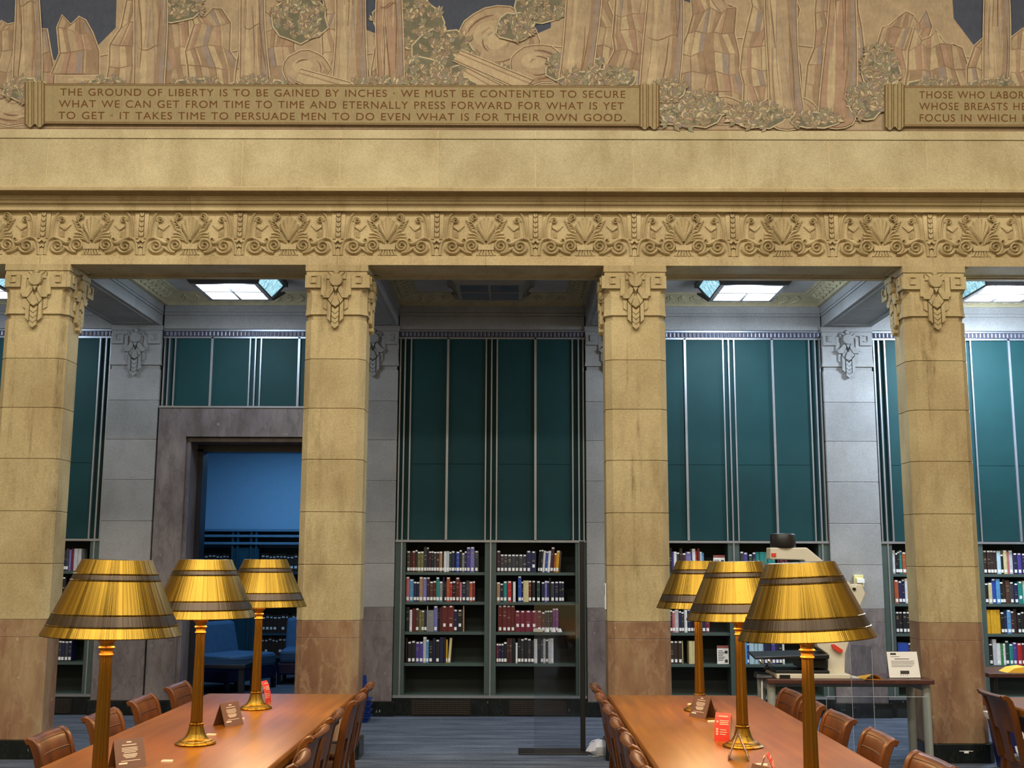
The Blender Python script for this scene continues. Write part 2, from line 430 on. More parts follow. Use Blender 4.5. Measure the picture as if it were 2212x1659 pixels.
U = .85 / 1027
def frieze_unit(mb, cx, y0, z0, k=1.0):
    """one palmette unit; u is measured from the palmette axis, v upwards from the bottom edge, 1027 u = 0.85 m"""
    for sx in (1, -1):
        fn = lambda u, v, h, sx=sx: (cx + sx * u * U, y0 - h * k, z0 + v * U)
        # fan of upper leaves
        for tx, ty, ww in ((0, 412, 24), (44, 382, 20), (82, 340, 17)):
            mb.strip(bez((6, 160), (tx * .25, 230), (tx * .8, ty - 80), (tx, ty), 9), lambda t, ww=ww: 8 + ww * sin(pi * min(t * .62, 1)), .032, fn)
        # curved side leaves
        for j, (tx, ty) in enumerate(((150, 275), (182, 240), (192, 205), (186, 172))):
            mb.strip(bez((30, 135), (60, 180 + 10 * (3 - j)), (110 + 5 * j, ty + 20 - 4 * j), (tx, ty), 10), lambda t: 6 + 13 * t, lambda t: .016 + .006 * sin(pi * t), fn)
        # base slab and gadroons
        mb.raised([(-2, 65), (84, 65), (84, 125), (-2, 125)], fn, .018, .06)
        for j in range(3):
            mb.strip([(10 + 26 * j, 62), (16 + 36 * j, 8)], lambda t: 11 + 5 * t, .016, fn)
        # inner scroll and its link to the outer scroll
        mb.strip(spiral(150, 108, 78, 10, -pi * .5, 2.1, 34), lambda t: 17 - 7 * t, .026, fn)
        mb.strip(bez((150, 30), (215, 26), (245, 70), (290, 96), 10), 15, .024, fn)
        mb.strip(spiral(352, 98, 78, 10, pi * 1.05, 1.9, 34), lambda t: 18 - 7 * t, .026, fn)
        mb.strip(bez((280, 90), (300, 20), (400, 8), (428, 82), 10), 14, .022, fn)
        # acanthus wave above the outer scroll
        mb.strip(spiral(232, 168, 24, 7, pi * 1.2, -1.0, 12) , 8, .022, fn)
        mb.strip(bez((214, 150), (270, 96), (300, 190), (400, 190), 14), lambda t: 10 + 20 * sin(pi * t), .026, fn)
        mb.strip(bez((390, 186), (450, 190), (480, 150), (478, 8), 12), lambda t: 14 + 4 * t, .022, fn)
        # upper spiral with leafed stem
        mb.strip(spiral(128, 418, 42, 8, -pi * .45, 1.6, 24), lambda t: 13 - 4 * t, .026, fn)
        mb.strip(bez((92, 262), (100, 310), (140, 330), (166, 392), 8), 9, .02, fn)
        for j in range(4):
            bx, by = 112 + 17 * j, 272 + 30 * j
            mb.strip(bez((bx, by), (bx + 24, by + 2), (bx + 44, by + 14), (bx + 60 - 4 * j, by + 32), 6), lambda t: 4 + 8 * sin(pi * (t * .8 + .1)), .018, fn)
        # bracket with small spiral
        mb.strip(spiral(322, 382, 36, 8, -pi * .1, 1.5, 20), lambda t: 12 - 4 * t, .024, fn)
        mb.raised([(284, 268), (340, 306), (340, 330), (282, 296)], fn, .016, .1)
        mb.raised([(225, 330), (284, 268), (292, 282), (236, 342)], fn, .012, .1)
        for j in range(3): mb.strip([(296 + 18 * j, 200), (296 + 18 * j, 262)], 7, .010, fn)
        # tall horn leaf beside the stalk
        mb.strip(bez((368, 196), (372, 300), (352, 380), (322, 418), 10), lambda t: 26 - 12 * t, .018, fn)
        mb.strip(bez((420, 190), (424, 300), (402, 430), (352, 462), 12), lambda t: 10 + 6 * sin(pi * t), .022, fn)
        # half of the stalk and its flat flanks
        mb.raised([(452, 182), (486, 182), (486, 468), (440, 468)], fn, .010, .02)
        for j in range(5):
            b0 = 200 + 54 * j
            mb.raised([(492, b0 + 16), (513.4, b0), (513.4, b0 + 44), (490, b0 + 58)], fn, .016, .12)
        mb.raised([(470, 150), (513.4, 190), (513.4, 160), (486, 134)], fn, .024, .05)
        mb.raised([(488, 96), (513.4, 128), (513.4, 100), (498, 84)], fn, .02, .05)
        mb.raised([(492, 6), (513.4, 6), (513.4, 86), (496, 72)], fn, .012, .05)
        mb.raised([(228, 4), (262, 4), (244, 30)], fn, .012, .2)

mb = MB(); x = PJ + .425
while x < XR + .4:
    if x > XL - .4: frieze_unit(mb, x, YC + .03, 4.163, 1.12)
    x += .85
mb.build('carved_relief', M['lime'], fr, smooth=50, fix=False)

# aisle: ceiling, beams, coves, wall fascia -------------------------------------------
CZ = 4.42
mb = MB()
for bx in BAYS: mb.box(bx - 1.28, bx + 1.28, YB - .05, YW + .4, CZ, CZ + .1)
struct(mb.build('ceiling', M['plaster']))
n_ = 7
for cx in COLX:
    mb = MB()
    mb.box(cx - .262, cx + .262, YB - .002, YW + .05, SOF, SOF + .112).box(cx - .255, cx + .255, YB, YW + .05, SOF + .112, SOF + .118)
    mb.box(cx - .268, cx + .268, YB, YW + .05, SOF + .118, SOF + .142).box(cx - .262, cx + .262, YB, YW + .05, SOF + .142, SOF + .148)
    mb.box(cx - .272, cx + .272, YB, YW + .05, SOF + .148, SOF + .245).box(cx - .3, cx + .3, YB, YW + .05, SOF + .245, CZ + .02)
    for s_ in (-1, 1): mb.box(cx + s_ * .205 - .008, cx + s_ * .205 + .008, YB + .12, YW - .16, SOF - .006, SOF + .002)
    for yy in (YB + .12, YW - .17): mb.box(cx - .213, cx + .213, yy, yy + .016, SOF - .006, SOF + .002)
    struct(mb.build('trim_%d' % n_, M['lime_aisle'])); n_ += 1
for bx in BAYS:
    mb = MB(); x0, x1, y0, y1 = bx - .985, bx + .985, YB, YW - .01
    d = .2; zl, zh = SOF + .25, CZ + .005
    mb.add([(x0, y0, zl), (x1, y0, zl), (x1, y1, zl), (x0, y1, zl), (x0 + d, y0 + d, zh), (x1 - d, y0 + d, zh), (x1 - d, y1 - d, zh), (x0 + d, y1 - d, zh)],
           [(0, 1, 5, 4), (1, 2, 6, 5), (2, 3, 7, 6), (3, 0, 4, 7)])
    for k in range(2): # plain listels under the cove
        e = .018 - .012 * k; z = zl - .026 + .012 * k
        mb.box(x0 - .02, x1 + .02, y1 - e, y1 + .03, z, z + .02)
        for s_ in (0, 1):
            xx = x0 if s_ == 0 else x1
            mb.box(xx - .03 if s_ == 0 else xx - e, xx + e if s_ == 0 else xx + .03, y0, y1, z, z + .02)
    # running wave ornament on the three visible slopes
    sl = math.hypot(d, zh - zl)
    def slope_fn(o, du, dv, nn):
        return lambda u, v, h: tuple(o[i] + du[i] * u + dv[i] * v + nn[i] * h for i in range(3))
    q = (zh - zl) / sl
    for o, du, dv, nn, L in (((x0, y1, zl), (1, 0, 0), (0, -d / sl, q), (0, -q, -d / sl), x1 - x0),
                             ((x0, y0, zl), (0, 1, 0), (d / sl, 0, q), (q, 0, -d / sl), y1 - y0),
                             ((x1, y0, zl), (0, 1, 0), (-d / sl, 0, q), (-q, 0, -d / sl), y1 - y0)):
        fn = slope_fn(o, du, dv, nn); u = .2
        while u < L - .2:
            mb.strip(bez((u - .05, .03), (u + .02, .02), (u + .07, .1), (u + .02, .15), 7), lambda t: .008 + .012 * sin(pi * t), .012, fn)
            mb.strip(spiral(u + .02, .105, .04, .012, -pi * .3, 1.0, 9), .009, .012, fn)
            u += .125
        mb.strip([(.06, .19), (L - .06, .19)], .012, .01, fn)
        mb.strip([(.02, .012), (L - .02, .012)], .012, .012, fn)
    struct(mb.build('trim_%d' % n_, M['cove'], fix=False)); n_ += 1
mb = MB()
for bx in BAYS:
    a, b_ = bx - 1.0, bx + 1.0
    mb.box(a, b_, YW - .012, YW + .35, 4.045, 4.19).box(a, b_, YW - .002, YW + .35, 4.19, 4.196).box(a, b_, YW - .016, YW + .35, 4.196, 4.226)
    mb.box(a, b_, YW - .004, YW + .35, 4.226, 4.232).box(a, b_, YW - .014, YW + .35, 4.232, 4.33)
mb.box(XL, XR, YW + .34, YW + .5, 4.0, CZ + .1)
struct(mb.build('trim_%d' % n_, M['lime_aisle'])); n_ += 1
# wall behind the bookcases, left open at the doorway
mb = MB().box(XL - .1, BAYS[1] - 1.0, YW + .34, YW + .5, 0, 4.0).box(BAYS[1] + 1.0, XR + .1, YW + .34, YW + .5, 0, 4.0).box(BAYS[1] - 1, BAYS[1] + 1, YW + .34, YW + .5, 3.18, 4.0)
struct(mb.build('wall_back', M['lime_aisle']))
# black marble skirting with ventilation grilles
mb = MB()
for i, bx in enumerate(BAYS):
    if i != 1: mb.box(bx - 1.0, bx + 1.0, YW - .02, YW + .3, 0, .178)
bb = struct(mb.build('baseboard_back', M['marble_black']))
for i, bx in enumerate(BAYS):
    if i == 1: continue
    for s_ in (-1, 1):
        gx = bx + s_ * .5; g = MB().box(gx - .31, gx + .31, YW - .026, YW - .018, .012, .168)
        for k in range(7): g.box(gx - .29, gx + .29, YW - .031, YW - .024, .024 + .02 * k, .032 + .02 * k, 1)
        for k in range(15): g.box(gx - .29 + .041 * k, gx - .284 + .041 * k, YW - .030, YW - .024, .02, .16, 1)
        g.build('vent_grille', [M['black'], M['grille']], bb)

# ------------------------------------------------------------------ columns and pilasters
def octo(hx, y0, y1, c, z):   # rectangle with chamfered corners
    return [(-hx + c, y0, z), (hx - c, y0, z), (hx, y0 + c, z), (hx, y1 - c, z), (hx - c, y1, z), (-hx + c, y1, z), (-hx, y1 - c, z), (-hx, y0 + c, z)]

CAPU = .000430     # one drawing unit of the capital ornament, metres
def cap_ornament(mb, fn):
    """sun disc over a chevron pendant; u from axis, v downwards from the capital's top"""
    g = lambda pts: [(u * CAPU, -v * CAPU) for u, v in pts]
    P = lambda pts, h, bev=.06: mb.raised(g(pts), fn, h, bev)
    mir = lambda pts: [(-u, v) for u, v in pts][::-1]
    P([(-195, 150), (195, 150), (195, 560), (-195, 560)], .006, .0)
    for q in ([(195, 255), (300, 255), (300, 630), (255, 700), (195, 560)],): P(q, .012); P(mir(q), .012)
    P([(-58, 140), (0, 75), (58, 140), (36, 190), (-36, 190)], .022, .15)
    for q in ([(40, 190), (110, 150), (175, 150), (88, 240)], [(100, 240), (195, 170), (195, 300), (130, 300)]): P(q, .014, .12); P(mir(q), .014, .12)
    disc = [(135 * cos(2 * pi * i / 28), 325 + 135 * sin(2 * pi * i / 28)) for i in range(28)]
    P(disc, .034, .10)
    wing = [(88, 445), (62, 540), (190, 690), (240, 690), (262, 640), (300, 640), (300, 620), (200, 560)]
    wing = [(92, 440), (45, 480), (45, 545), (130, 690), (235, 690), (262, 640), (300, 632), (300, 618), (210, 570)]
    P(wing, .026, .05); P(mir(wing), .026, .05)
    P([(-50, 460), (50, 460), (0, 560)], .03, .1)
    side = [(165, 690), (242, 690), (242, 880), (168, 930)]
    P(side, .012, .05); P(mir(side), .012, .05)
    leaf = [(40, 560), (155, 720), (95, 800), (25, 640)]
    P(leaf, .02, .06); P(mir(leaf), .02, .06)
    P([(-88, 820), (-30, 640), (30, 640), (88, 820), (0, 880)], .03, .14)
    rail = [(88, 830), (160, 740), (160, 1110), (88, 1175)]
    P(rail, .022, .05); P(mir(rail), .022, .05)
    for k in range(4):
        v = 860 + 100 * k
        P([(-72, v), (0, v + 62), (72, v), (72, v + 92), (0, v + 152), (-72, v + 92)], .027, .08)
    P([(-86, 1180), (86, 1180), (0, 1270)], .02, .05)
    for s_ in (1, -1):
        sq = [(305, 225), (612, 225), (612, 480), (305, 480)]
        P(sq if s_ > 0 else mir(sq), .020, .0)
        for r in ([(392, 232), (505, 232), (505, 250), (392, 250)], [(395, 370), (505, 370), (505, 390), (395, 390)], [(490, 250), (507, 250), (507, 370), (490, 370)]):
            q = r if s_ > 0 else mir(r)
            P(q, .028, .0)

def ornament_mesh():
    mb = MB()
    cap_ornament(mb, lambda u, v, h: (u, -h * 1.45, v))
    o = mb.build('carved_ornament', M['lime_col'])
    me = o.data; bpy.data.objects.remove(o); return me
ORN = ornament_mesh()

def column(cx, label, mats, sides=(0,), front=YC, depth=YB - YC, hw=.262, group='stone columns', name='stone_column', cat='column', engaged=False):
    t = thing(name, label, cat, (cx, front, 0), 0, group)
    c = .055 if not engaged else .004
    D = depth; p = .022; DS = D if engaged else .35
    mb = MB().loft([octo(hw + p, -p, DS + (0 if engaged else p), c, 0), octo(hw + p, -p, DS + (0 if engaged else p), c, .148)])
    mb.build('plinth', mats[2], t, bevel=.004)
    mb = MB()
    for z0, z1 in ((.148, .955), (.956, 1.094)):
        mb.loft([octo(hw - .004, .004, DS, c, z0), octo(hw - .004, .004, DS, c, z1)])
    mb.build('marble_dado', mats[1], t, bevel=.003)
    mb = MB(); zs = [1.094, 1.545, 1.975, 2.41, 2.84, 3.26, 3.60]
    for z0, z1 in zip(zs, zs[1:]):
        mb.loft([octo(hw - .006, .006, DS - .003, c, z0 + .0015), octo(hw - .003, .003, DS - .003, c, z0 + .005), octo(hw - .003, .003, DS - .003, c, z1 - .005), octo(hw - .006, .006, DS - .003, c, z1 - .0015)])
    mb.loft([octo(hw - .01, .01, DS - .004, c, 1.095), octo(hw - .01, .01, DS - .004, c, 3.6)], 1)
    mb.build('shaft', [mats[0], M['mortar_dark'] if not engaged else M['plaster']], t)
    mb = MB()
    mb.loft([octo(hw - .016, .016, DS - .004, c, 3.6), octo(hw - .012, .012, DS - .004, c, 3.645)])
    mb.loft([octo(hw + .004, -.004, DS + (0 if engaged else .02), c, 3.645), octo(hw - .002, .0, DS + (0 if engaged else .03), c, 3.70), octo(hw - .004, .002, DS + (0 if engaged else .06), c, 3.80), octo(hw - .002, 0, D, .05 if not engaged else .004, 3.845), octo(hw, 0, D, .003, 3.88)])
    mb.loft([octo(hw - .002, .002, D, .003, 3.88), octo(hw - .002, .002, D, .003, 4.022)])
    mb.loft([octo(hw + .006, -.006, D, .003, 4.024), octo(hw + .006, -.006, D, .003, SOF - .001)])
    cap = mb.build('capital', mats[0], t)
    for s_ in sides:
        o = put('carved_ornament', ORN.copy() if mats[0] is not M['lime_col'] else ORN, cap)
        if mats[0] is not M['lime_col']: o.data.materials[0] = mats[0]
        if s_ == 0: o.location = (0, .004, SOF)
        else: o.location = (s_ * (hw - .004), D / 2, SOF); o.rotation_euler = (0, 0, s_ * pi / 2)
    return t

cm = (M['lime_col'], M['marble'], M['marble_black'])
where = ['leftmost warm limestone column, dark stains down its front, left of the lamp row', 'warm limestone column between the marble doorway and the central bookcase',
         'warm limestone column right of the central bookcase with a small sign on its side', 'rightmost warm limestone column, beside the desk with the overhead scanner']
for i, cx in enumerate(COLX):
    column(cx, where[i], cm, (0, 1) if i < 2 else (0, -1), hw=.274 if i == 0 else .262)
pm = (M['lime_aisle'], M['marble_grey'], M['marble_black'])
pw = ['grey limestone pilaster in the aisle left of the marble doorway', 'grey limestone pilaster at the left end of the central bookcase',
      'grey limestone pilaster at the right end of the central bookcase', 'grey limestone pilaster with a small wall box, right of the scanner']
for i, cx in enumerate(COLX):
    column(cx, pw[i], pm, (0,), YW - .03, .36, .272, 'wall pilasters', 'wall_pilaster', 'pilaster', True)

# small writing-less sign on the third column's left flank, wall box on the last pilaster, socket plate on the last column
t = tag(MB().box(-.012, 0, .04, .10, 1.19, 1.40).box(-.0125, -.0119, .05, .09, 1.30, 1.385, 1).build('wall_notice', [M['white'], M['ink']], loc=(COLX[2] - .262, YC + .06, 0)), 'narrow white notice on the left side of the column right of the central bookcase', 'notice')
t = thing('wall_box', 'cream wall box with white cover on the grey pilaster right of the scanner', 'wall box', (3.57, YW - .03, 1.32))
MB().box(-.05, .05, -.035, 0, 0, .125).box(-.035, .035, -.05, -.035, -.03, .10).build('housing', plain('cream yellow casing', 'D8CC92', .5), t, bevel=.006)
MB().box(-.03, .05, -.066, -.05, .04, .085).build('cover', M['white'], t, bevel=.004)
t = thing('socket_outlet', 'small white socket strip on the black plinth of the rightmost column', 'socket', (3.60, YC - .022, .085))
MB().box(-.055, .055, -.006, 0, .008, .012).build('trim_strip', M['white'], t)
MB().box(-.018, .018, -.008, 0, -.006, .010).build('outlet', M['white'], t)

# ------------------------------------------------------------------ green panelling, bookcases
def panelling(bx, zb, label):
    t = thing('wall_panelling', label, 'panelling', (bx, YW, zb), 0, 'green wall panelling above the bookcases')
    H = 3.955 - zb
    MB().box(-1.0, 1.0, .03, .30, 0, H).build('backing', M['green'], t)
    for a, b_ in ((-.86, -.482), (-.458, -.066), (.066, .458), (.482, .86)):
        mb = MB(); hs = 2.78 - zb - .19
        if H > 1.5: mb.box(a, b_, .008, .05, .012, hs - .002).box(a, b_, .008, .05, hs + .002, H)
        else: mb.box(a, b_, .008, .05, .012, H)
        mb.build('panel', M['green'], t)
    for a, b_, y in ((-.99, -.975, .0), (-.94, -.925, -.004), (-.875, -.86, -.004), (-.482, -.458, -.008), (-.066, -.052, -.004), (-.007, .007, -.006), (.052, .066, -.004), (.458, .482, -.008), (.86, .875, -.004), (.925, .94, -.004), (.975, .99, 0)):
        MB().box(a, b_, y - .004, .03, 0, H).build('metal_rail', M['alu'], t)
    MB().box(-1.0, 1.0, -.012, .03, H - .014, H + .004).build('metal_rail', M['alu'], t)
    mb = MB().box(-1.0, 1.0, .0, .05, H + .004, 4.045 - zb)
    x = -.98
    while x < .97:
        mb.loft([[(x + .018 + .016 * cos(pi * k / 6), -.016 * sin(pi * k / 6), z) for k in range(7)] for z in (H + .014, H + .058)], 1)
        x += .042
    mb.build('bead_strip', [M['bronze_dark'], M['bead']], t)
    MB().box(-1.0, 1.0, -.014, .03, H + .066, H + .082).build('metal_rail', M['alu'], t)
    return t
ZB = 1.785
panelling(BAYS[0], ZB, 'dark green wall panelling behind the leftmost column')
panelling(BAYS[1], 3.2, 'short dark green wall panelling above the marble doorway')
panelling(BAYS[2], ZB, 'dark green wall panelling in the unlit central bay')
panelling(BAYS[3], ZB, 'bright teal green wall panelling above the overhead scanner')
panelling(BAYS[4], ZB, 'teal green wall panelling behind the rightmost column')

SHELF_Z = [1.457, 1.152, .846, .528, .212]     # shelf surfaces from the top
BD = .27
def bookcase(bx, label):
    t = thing('bookcase', label, 'bookcase', (bx, YW, 0), 0, 'built-in bookcases under the green panelling')
    z0, z1 = .178, ZB
    mb = MB()
    mb.box(-1.0, -.89, 0, BD, z0, z1).box(.89, 1.0, 0, BD, z0, z1).box(-.06, .06, 0, BD, z0, z1)
    mb.box(-1.0, 1.0, .012, BD, z0, SHELF_Z[4]).build('carcass', M['green_frame'], t)
    MB().box(-.9, .9, BD - .01, BD + .01, z0, z1).build('back_panel', M['green_dark'], t)
    MB().box(-.9, .9, .01, BD, z1 - .02, z1 - .001).build('top_board', M['green_dark'], t)
    for s_ in (-1, 1):
        for z in SHELF_Z[:4]:
            a, b_ = sorted((s_ * .061, s_ * .889))
            MB().box(a, b_, .012, BD - .012, z - .03, z).build('shelf', M['green_frame'], t)
    for a, b_ in ((-.94, -.925), (-.006, .008), (.925, .94)):
        MB().box(a, b_, -.008, .004, z0 + .026, z1).build('metal_rail', M['alu'], t)
    MB().box(-1.0, 1.0, -.014, .006, z0 + .002, z0 + .028).build('metal_rail', M['alu'], t)
    MB().box(-1.0, 1.0, -.012, .004, z1 - .018, z1 + .006).build('metal_rail', M['alu'], t)
    return t
bookcase(BAYS[0], 'dark green built-in bookcase behind the leftmost column')
bookcase(BAYS[2], 'dark green built-in bookcase standing open in the centre')
bookcase(BAYS[3], 'dark green built-in bookcase behind the right row of lamps')
bookcase(BAYS[4], 'dark green built-in bookcase behind the rightmost column')

# ------------------------------------------------------------------ books
BC = {'k': ('black', '15141A'), 'c': ('charcoal', '34343C'), 'm': ('maroon', '42202A'), 'r': ('red', 'A81E24'), 'd': ('dark red', '5C1C1E'), 'b': ('brown', '4A3224'), 'B': ('dark brown', '2E201C'),
      'o': ('orange', 'A4502C'), 'O': ('olive', '66663C'), 't': ('tan', '9A7A58'), 'g': ('grey', '7C7C7E'), 'w': ('white', 'CDCED2'), 'W': ('pale grey', 'B4B6BC'), 'n': ('navy', '191E44'),
      'u': ('blue', '22449A'), 's': ('sky blue', '4C8CC0'), 'e': ('dark green', '1E3A34'), 'G': ('green', '2E7A44'), 'T': ('teal', '1C7A76'), 'p': ('purple', '463A86'), 'l': ('lilac', '6C6AA6'),
      'v': ('violet', '7A3A86'), 'y': ('yellow', 'CC9C20'), 'Y': ('pale yellow', 'C4B98A'), 'P': ('pink', 'B0646A'), 'x': ('crimson', '6C1E34'), 'z': ('pale blue', 'A9C6D4')}
BM = {k: plain('%s book cover' % v[0], v[1], .5, var=.1, scale=30) for k, v in BC.items()}
M['pages'] = plain('book pages', 'CFC4A8', .8, var=.05)
M['label'] = plain('white spine label', 'E9EAEC', .6, var=.01)
M['gilt'] = plain('pale spine lettering', 'A8987A', .5, var=.1)
LABELS = {}
def label_mesh(wd, h):
    k = (round(wd, 3), round(h, 3))
    if k not in LABELS:
        mb = MB(); n = 4; r = []
        for z in (0, h):
            r.append([(-wd / 2 + wd * i / n, -.0025 - .003 * sin(pi * i / n), z) for i in range(n + 1)] + [(wd / 2, .001, z), (-wd / 2, .001, z)])
        mb.loft(r)
        o = mb.build('spine_label', M['label']); LABELS[k] = o.data; bpy.data.objects.remove(o)
    return LABELS[k]
ORDN = ['first', 'second', 'third', 'fourth', 'fifth', 'sixth', 'seventh', 'eighth', 'ninth', 'tenth', 'eleventh', 'twelfth', 'thirteenth', 'fourteenth', 'fifteenth', 'sixteenth', 'seventeenth', 'eighteenth', 'nineteenth', 'twentieth', 'twenty-first', 'twenty-second', 'twenty-third', 'twenty-fourth', 'twenty-fifth', 'twenty-sixth', 'twenty-seventh']
SHN = ['top', 'second', 'third', 'fourth']
BOOKN = 0
def book(x, z, wd, h, ck, label, group, lean=0.0, lab=3, depth=None):
    """spine towards the hall; lab bit 1 = label at the foot, bit 2 = small label at the head"""
    global BOOKN
    BOOKN += 1
    D = depth or random.uniform(.15, .185)
    g = .0012; wd = wd - g
    n = 4; mb = MB()
    sp = [(-wd / 2 + wd * i / n, -.003 * sin(pi * i / n)) for i in range(n + 1)]
    prof = sp + [(wd / 2, D), (wd / 2 - .0025, D), (wd / 2 - .0025, .006), (-wd / 2 + .0025, .006), (-wd / 2 + .0025, D), (-wd / 2, D)]
    mb.loft([[(u, v, zz) for u, v in prof] for zz in (0, h)], 0)
    mb.box(-wd / 2 + .0026, wd / 2 - .0026, .0061, D - .004, .003, h - .004, 1)
    if ck not in 'wWYyz' and wd > .018 and random.random() < .6:
        for q in range(random.randint(1, 3)):
            zz = h * random.uniform(.42, .8); mb.box(-wd * .28, wd * .28, -.0045, .001, zz, zz + .004, 2)
    o = mb.build('book', [BM[ck], M['pages'], M['gilt']], loc=(x + wd / 2, YW + .03 + (BOOKN * 7 % 5) * .003, z))
    if lean:
        o.rotation_euler = (0, lean, 0)
    tag(o, label, 'book', group)
    lw = min(wd * .86, .026)
    if lab & 1: put('spine_label', label_mesh(lw, .032), o, (0, 0, .014 if wd < .05 else .05))
    if lab & 2: put('spine_label', label_mesh(lw, .015), o, (0, 0, h - .018))
    return o

def shelf_row(bx, side, row, spec, case_name, x0=None, only=None):
    """spec: colour code + width in mm + height in cm (+ L = leaning, - = no labels, _ = foot label only, gap entries as |mm)"""
    sx = {0: -.885, 1: .066}[side]
    x = bx + (sx if x0 is None else x0)
    grp = 'books on the %s shelf, %s' % (SHN[row], case_name)
    k = 0; prev_lean = False
    for tok in spec.split():
        if tok[0] == '|': x += int(tok[1:]) / 1000; continue
        lean = 0; lab = 3
        while tok[-1] in 'L-_':
            if tok[-1] == 'L': lean = .075
            if tok[-1] == '-': lab = 0
            if tok[-1] == '_': lab = 1
            tok = tok[:-1]
        wmm, hc = tok[1:].split(','); wd = int(wmm) / 1000; h = float(hc) / 100
        if lean and not prev_lean: x += h * sin(lean) * .12
        o = book(x, SHELF_Z[row] + .0005, wd, h, tok[0], '%s book, %s from left, %s shelf, %s' % (BC[tok[0]][0], ORDN[k], SHN[row], case_name), grp, lean, lab)
        if lean: o.location.z += wd * .5 * sin(lean)
        x += wd * (1.0 if not lean else 1.02)
        prev_lean = bool(lean); k += 1

CL, CR = 'central bookcase left half', 'central bookcase right half'
c_ = BAYS[2]
shelf_row(c_, 0, 0, '|6 b33,21.8 B24,21.5_ d30,22 B24,23 O33,21.2 O31,21.4 c36,26_ k18,25.6 m26,21.6 k24,21.7 c31,21.2 m32,21.3 t30,21.4 k16,21.2_ w28,21.5_ W28,21.7_ e24,21 n34,21.9 k16,21.5_ u34,21.4 k26,23 g28,20 n21,21.8 p40,26 l42,26.2 c45,22.2', CL)
shelf_row(c_, 1, 0, 'm38,22.5 c36,18.6 c41,18.6 c38,18.5 c42,18.6 c34,18.5 c46,18.6 c36,18.5 n48,22.5 n54,22 |14 k22,23.4L k24,23.6L w27,22.5L u24,22L w27,22.4L m36,26.2L o22,20L y34,22.6L b16,22-L', CR)
shelf_row(c_, 0, 1, '|2 P33,25.5 s46,23 n30,20.6 n30,20.4 t36,25.4 l40,25 m34,25.2 b34,20.8 d33,21.4 T31,25.2 g36,20.8 n20,25.4- k20,21_ o37,25.2 r24,20.6 k34,21.2 d44,25 P21,20.2_ n46,20.4 c34,21.8_ o33,20.8 x27,21.2', CL)
shelf_row(c_, 1, 1, 't35,20.2 n36,19 T36,21.2 |4 r46,21.4 |12 w30,20.8- |24 u36,26.6 n20,21 Y56,22- d28,22 |8 k34,22 |14 e36,21.6 |14 n34,20.6 l24,21.8 n20,21.6 k20,25- c36,21 |6 n38,21.2 |4 k26,21.4 n28,21.2', CR)
shelf_row(c_, 0, 2, '|2 k42,25- w26,22 d40,23.4- b30,23.8 O28,22- O30,21.6 n26,22.2_ Y10,26- g62,21.8- l40,26.2 k20,24- m18,24.8- d68,26.4 d66,26.6 n30,22.6 k62,22.4 t14,26.6-', CL)
shelf_row(c_, 1, 2, '|14 d48,27 d44,27.2 d42,27 d46,27 x52,21.8 x54,21.6 x62,21.8 x60,21.8 x50,21.8 m32,20.4 c24,21.8 c24,22 k34,22 v28,24 v30,24.2', CR)
shelf_row(c_, 0, 3, '|10 m14,25- |8 k34,21.4 k46,22.2 p40,21.2 p38,21.4 W34,26.2 s24,23.4 k42,22.2_ n28,25- |2 k42,23.6 n40,25.8- k26,25.8- y16,23.6_ Y26,25.2_L', CL)
shelf_row(c_, 1, 3, 'x22,19.8 n28,19.6 n26,19.8 k34,21.4 b22,25- m30,25- k38,25- w20,20.6 k36,25.2_ c30,24.6 k40,25.6 c34,24.8 k30,23_ w36,24.6_ k34,25.4- c26,24_ W28,24.8_ k22,24.4 W28,25- w30,25.2_', CR)
RL, RR = 'bookcase behind right lamps, left half', 'bookcase behind right lamps, right half'
c_ = BAYS[3]
shelf_row(c_, 0, 0, '|90 k36,22 k38,26- k38,26- k40,26- p18,22- w30,22 c32,21.4 B30,25.6- m36,20.6 l58,22 |8 w34,25 r20,23- d26,25.4- W22,22 s22,21-', RL)
shelf_row(c_, 1, 0, '|6 c36,22.4 p46,21.4 |8 e36,19.6 |4 n36,21.6 T42,22- T42,22- T40,22- T38,22- T40,22- |24 m26,20- x24,19.6- m26,20- x26,19.8-', RR)
shelf_row(c_, 0, 2, '|90 o22,22 n36,24 e22,23 G36,24 n26,23 P30,22 W40,23 n26,22 c30,21 w30,23 n36,24 k30,23 d28,22 d30,24 g32,22 n34,22.5 x46,23', RL)
shelf_row(c_, 0, 3, '|90 e28,21.4 e26,20.8_ e42,21 |16 B44,23 B42,23 B42,23 Y10,23- |60 Y34,23- Y34,23- Y34,23-', RL)
shelf_row(c_, 1, 3, '|8 s44,22- u22,21 z20,22.4- z18,22.4- z20,22.4- z18,22.4- z18,22.4- z20,22.4- z20,22.4- z18,22.4- n42,23 n36,22.6 p40,22 n38,22.4 k36,23 w22,22', RR)
FL, FR = 'bookcase behind rightmost column, left half', 'bookcase behind rightmost column, right half'
c_ = BAYS[4]
shelf_row(c_, 0, 0, '|4 w32,24.2 k22,21.6 k22,23 T30,24 o34,22.4 k30,22', FL)
shelf_row(c_, 0, 1, '|10 o42,24 n40,23 n30,24.6 w34,25.4 d24,22 n30,23', FL)
shelf_row(c_, 0, 2, '|10 k36,22 k38,22 k38,22 k38,22 w24,24.4', FL)
shelf_row(c_, 0, 3, '|16 u112,22.2_ c34,22 n30,21', FL)
shelf_row(c_, 1, 0, '|10 B36,24.4 B34,24.4 B34,24.4 B36,24.2 z40,24_ k28,20.4 Y36,24.6 P26,23- W38,24.4 n48,21.8 p44,21.8 n40,21.4 c44,23', FR)
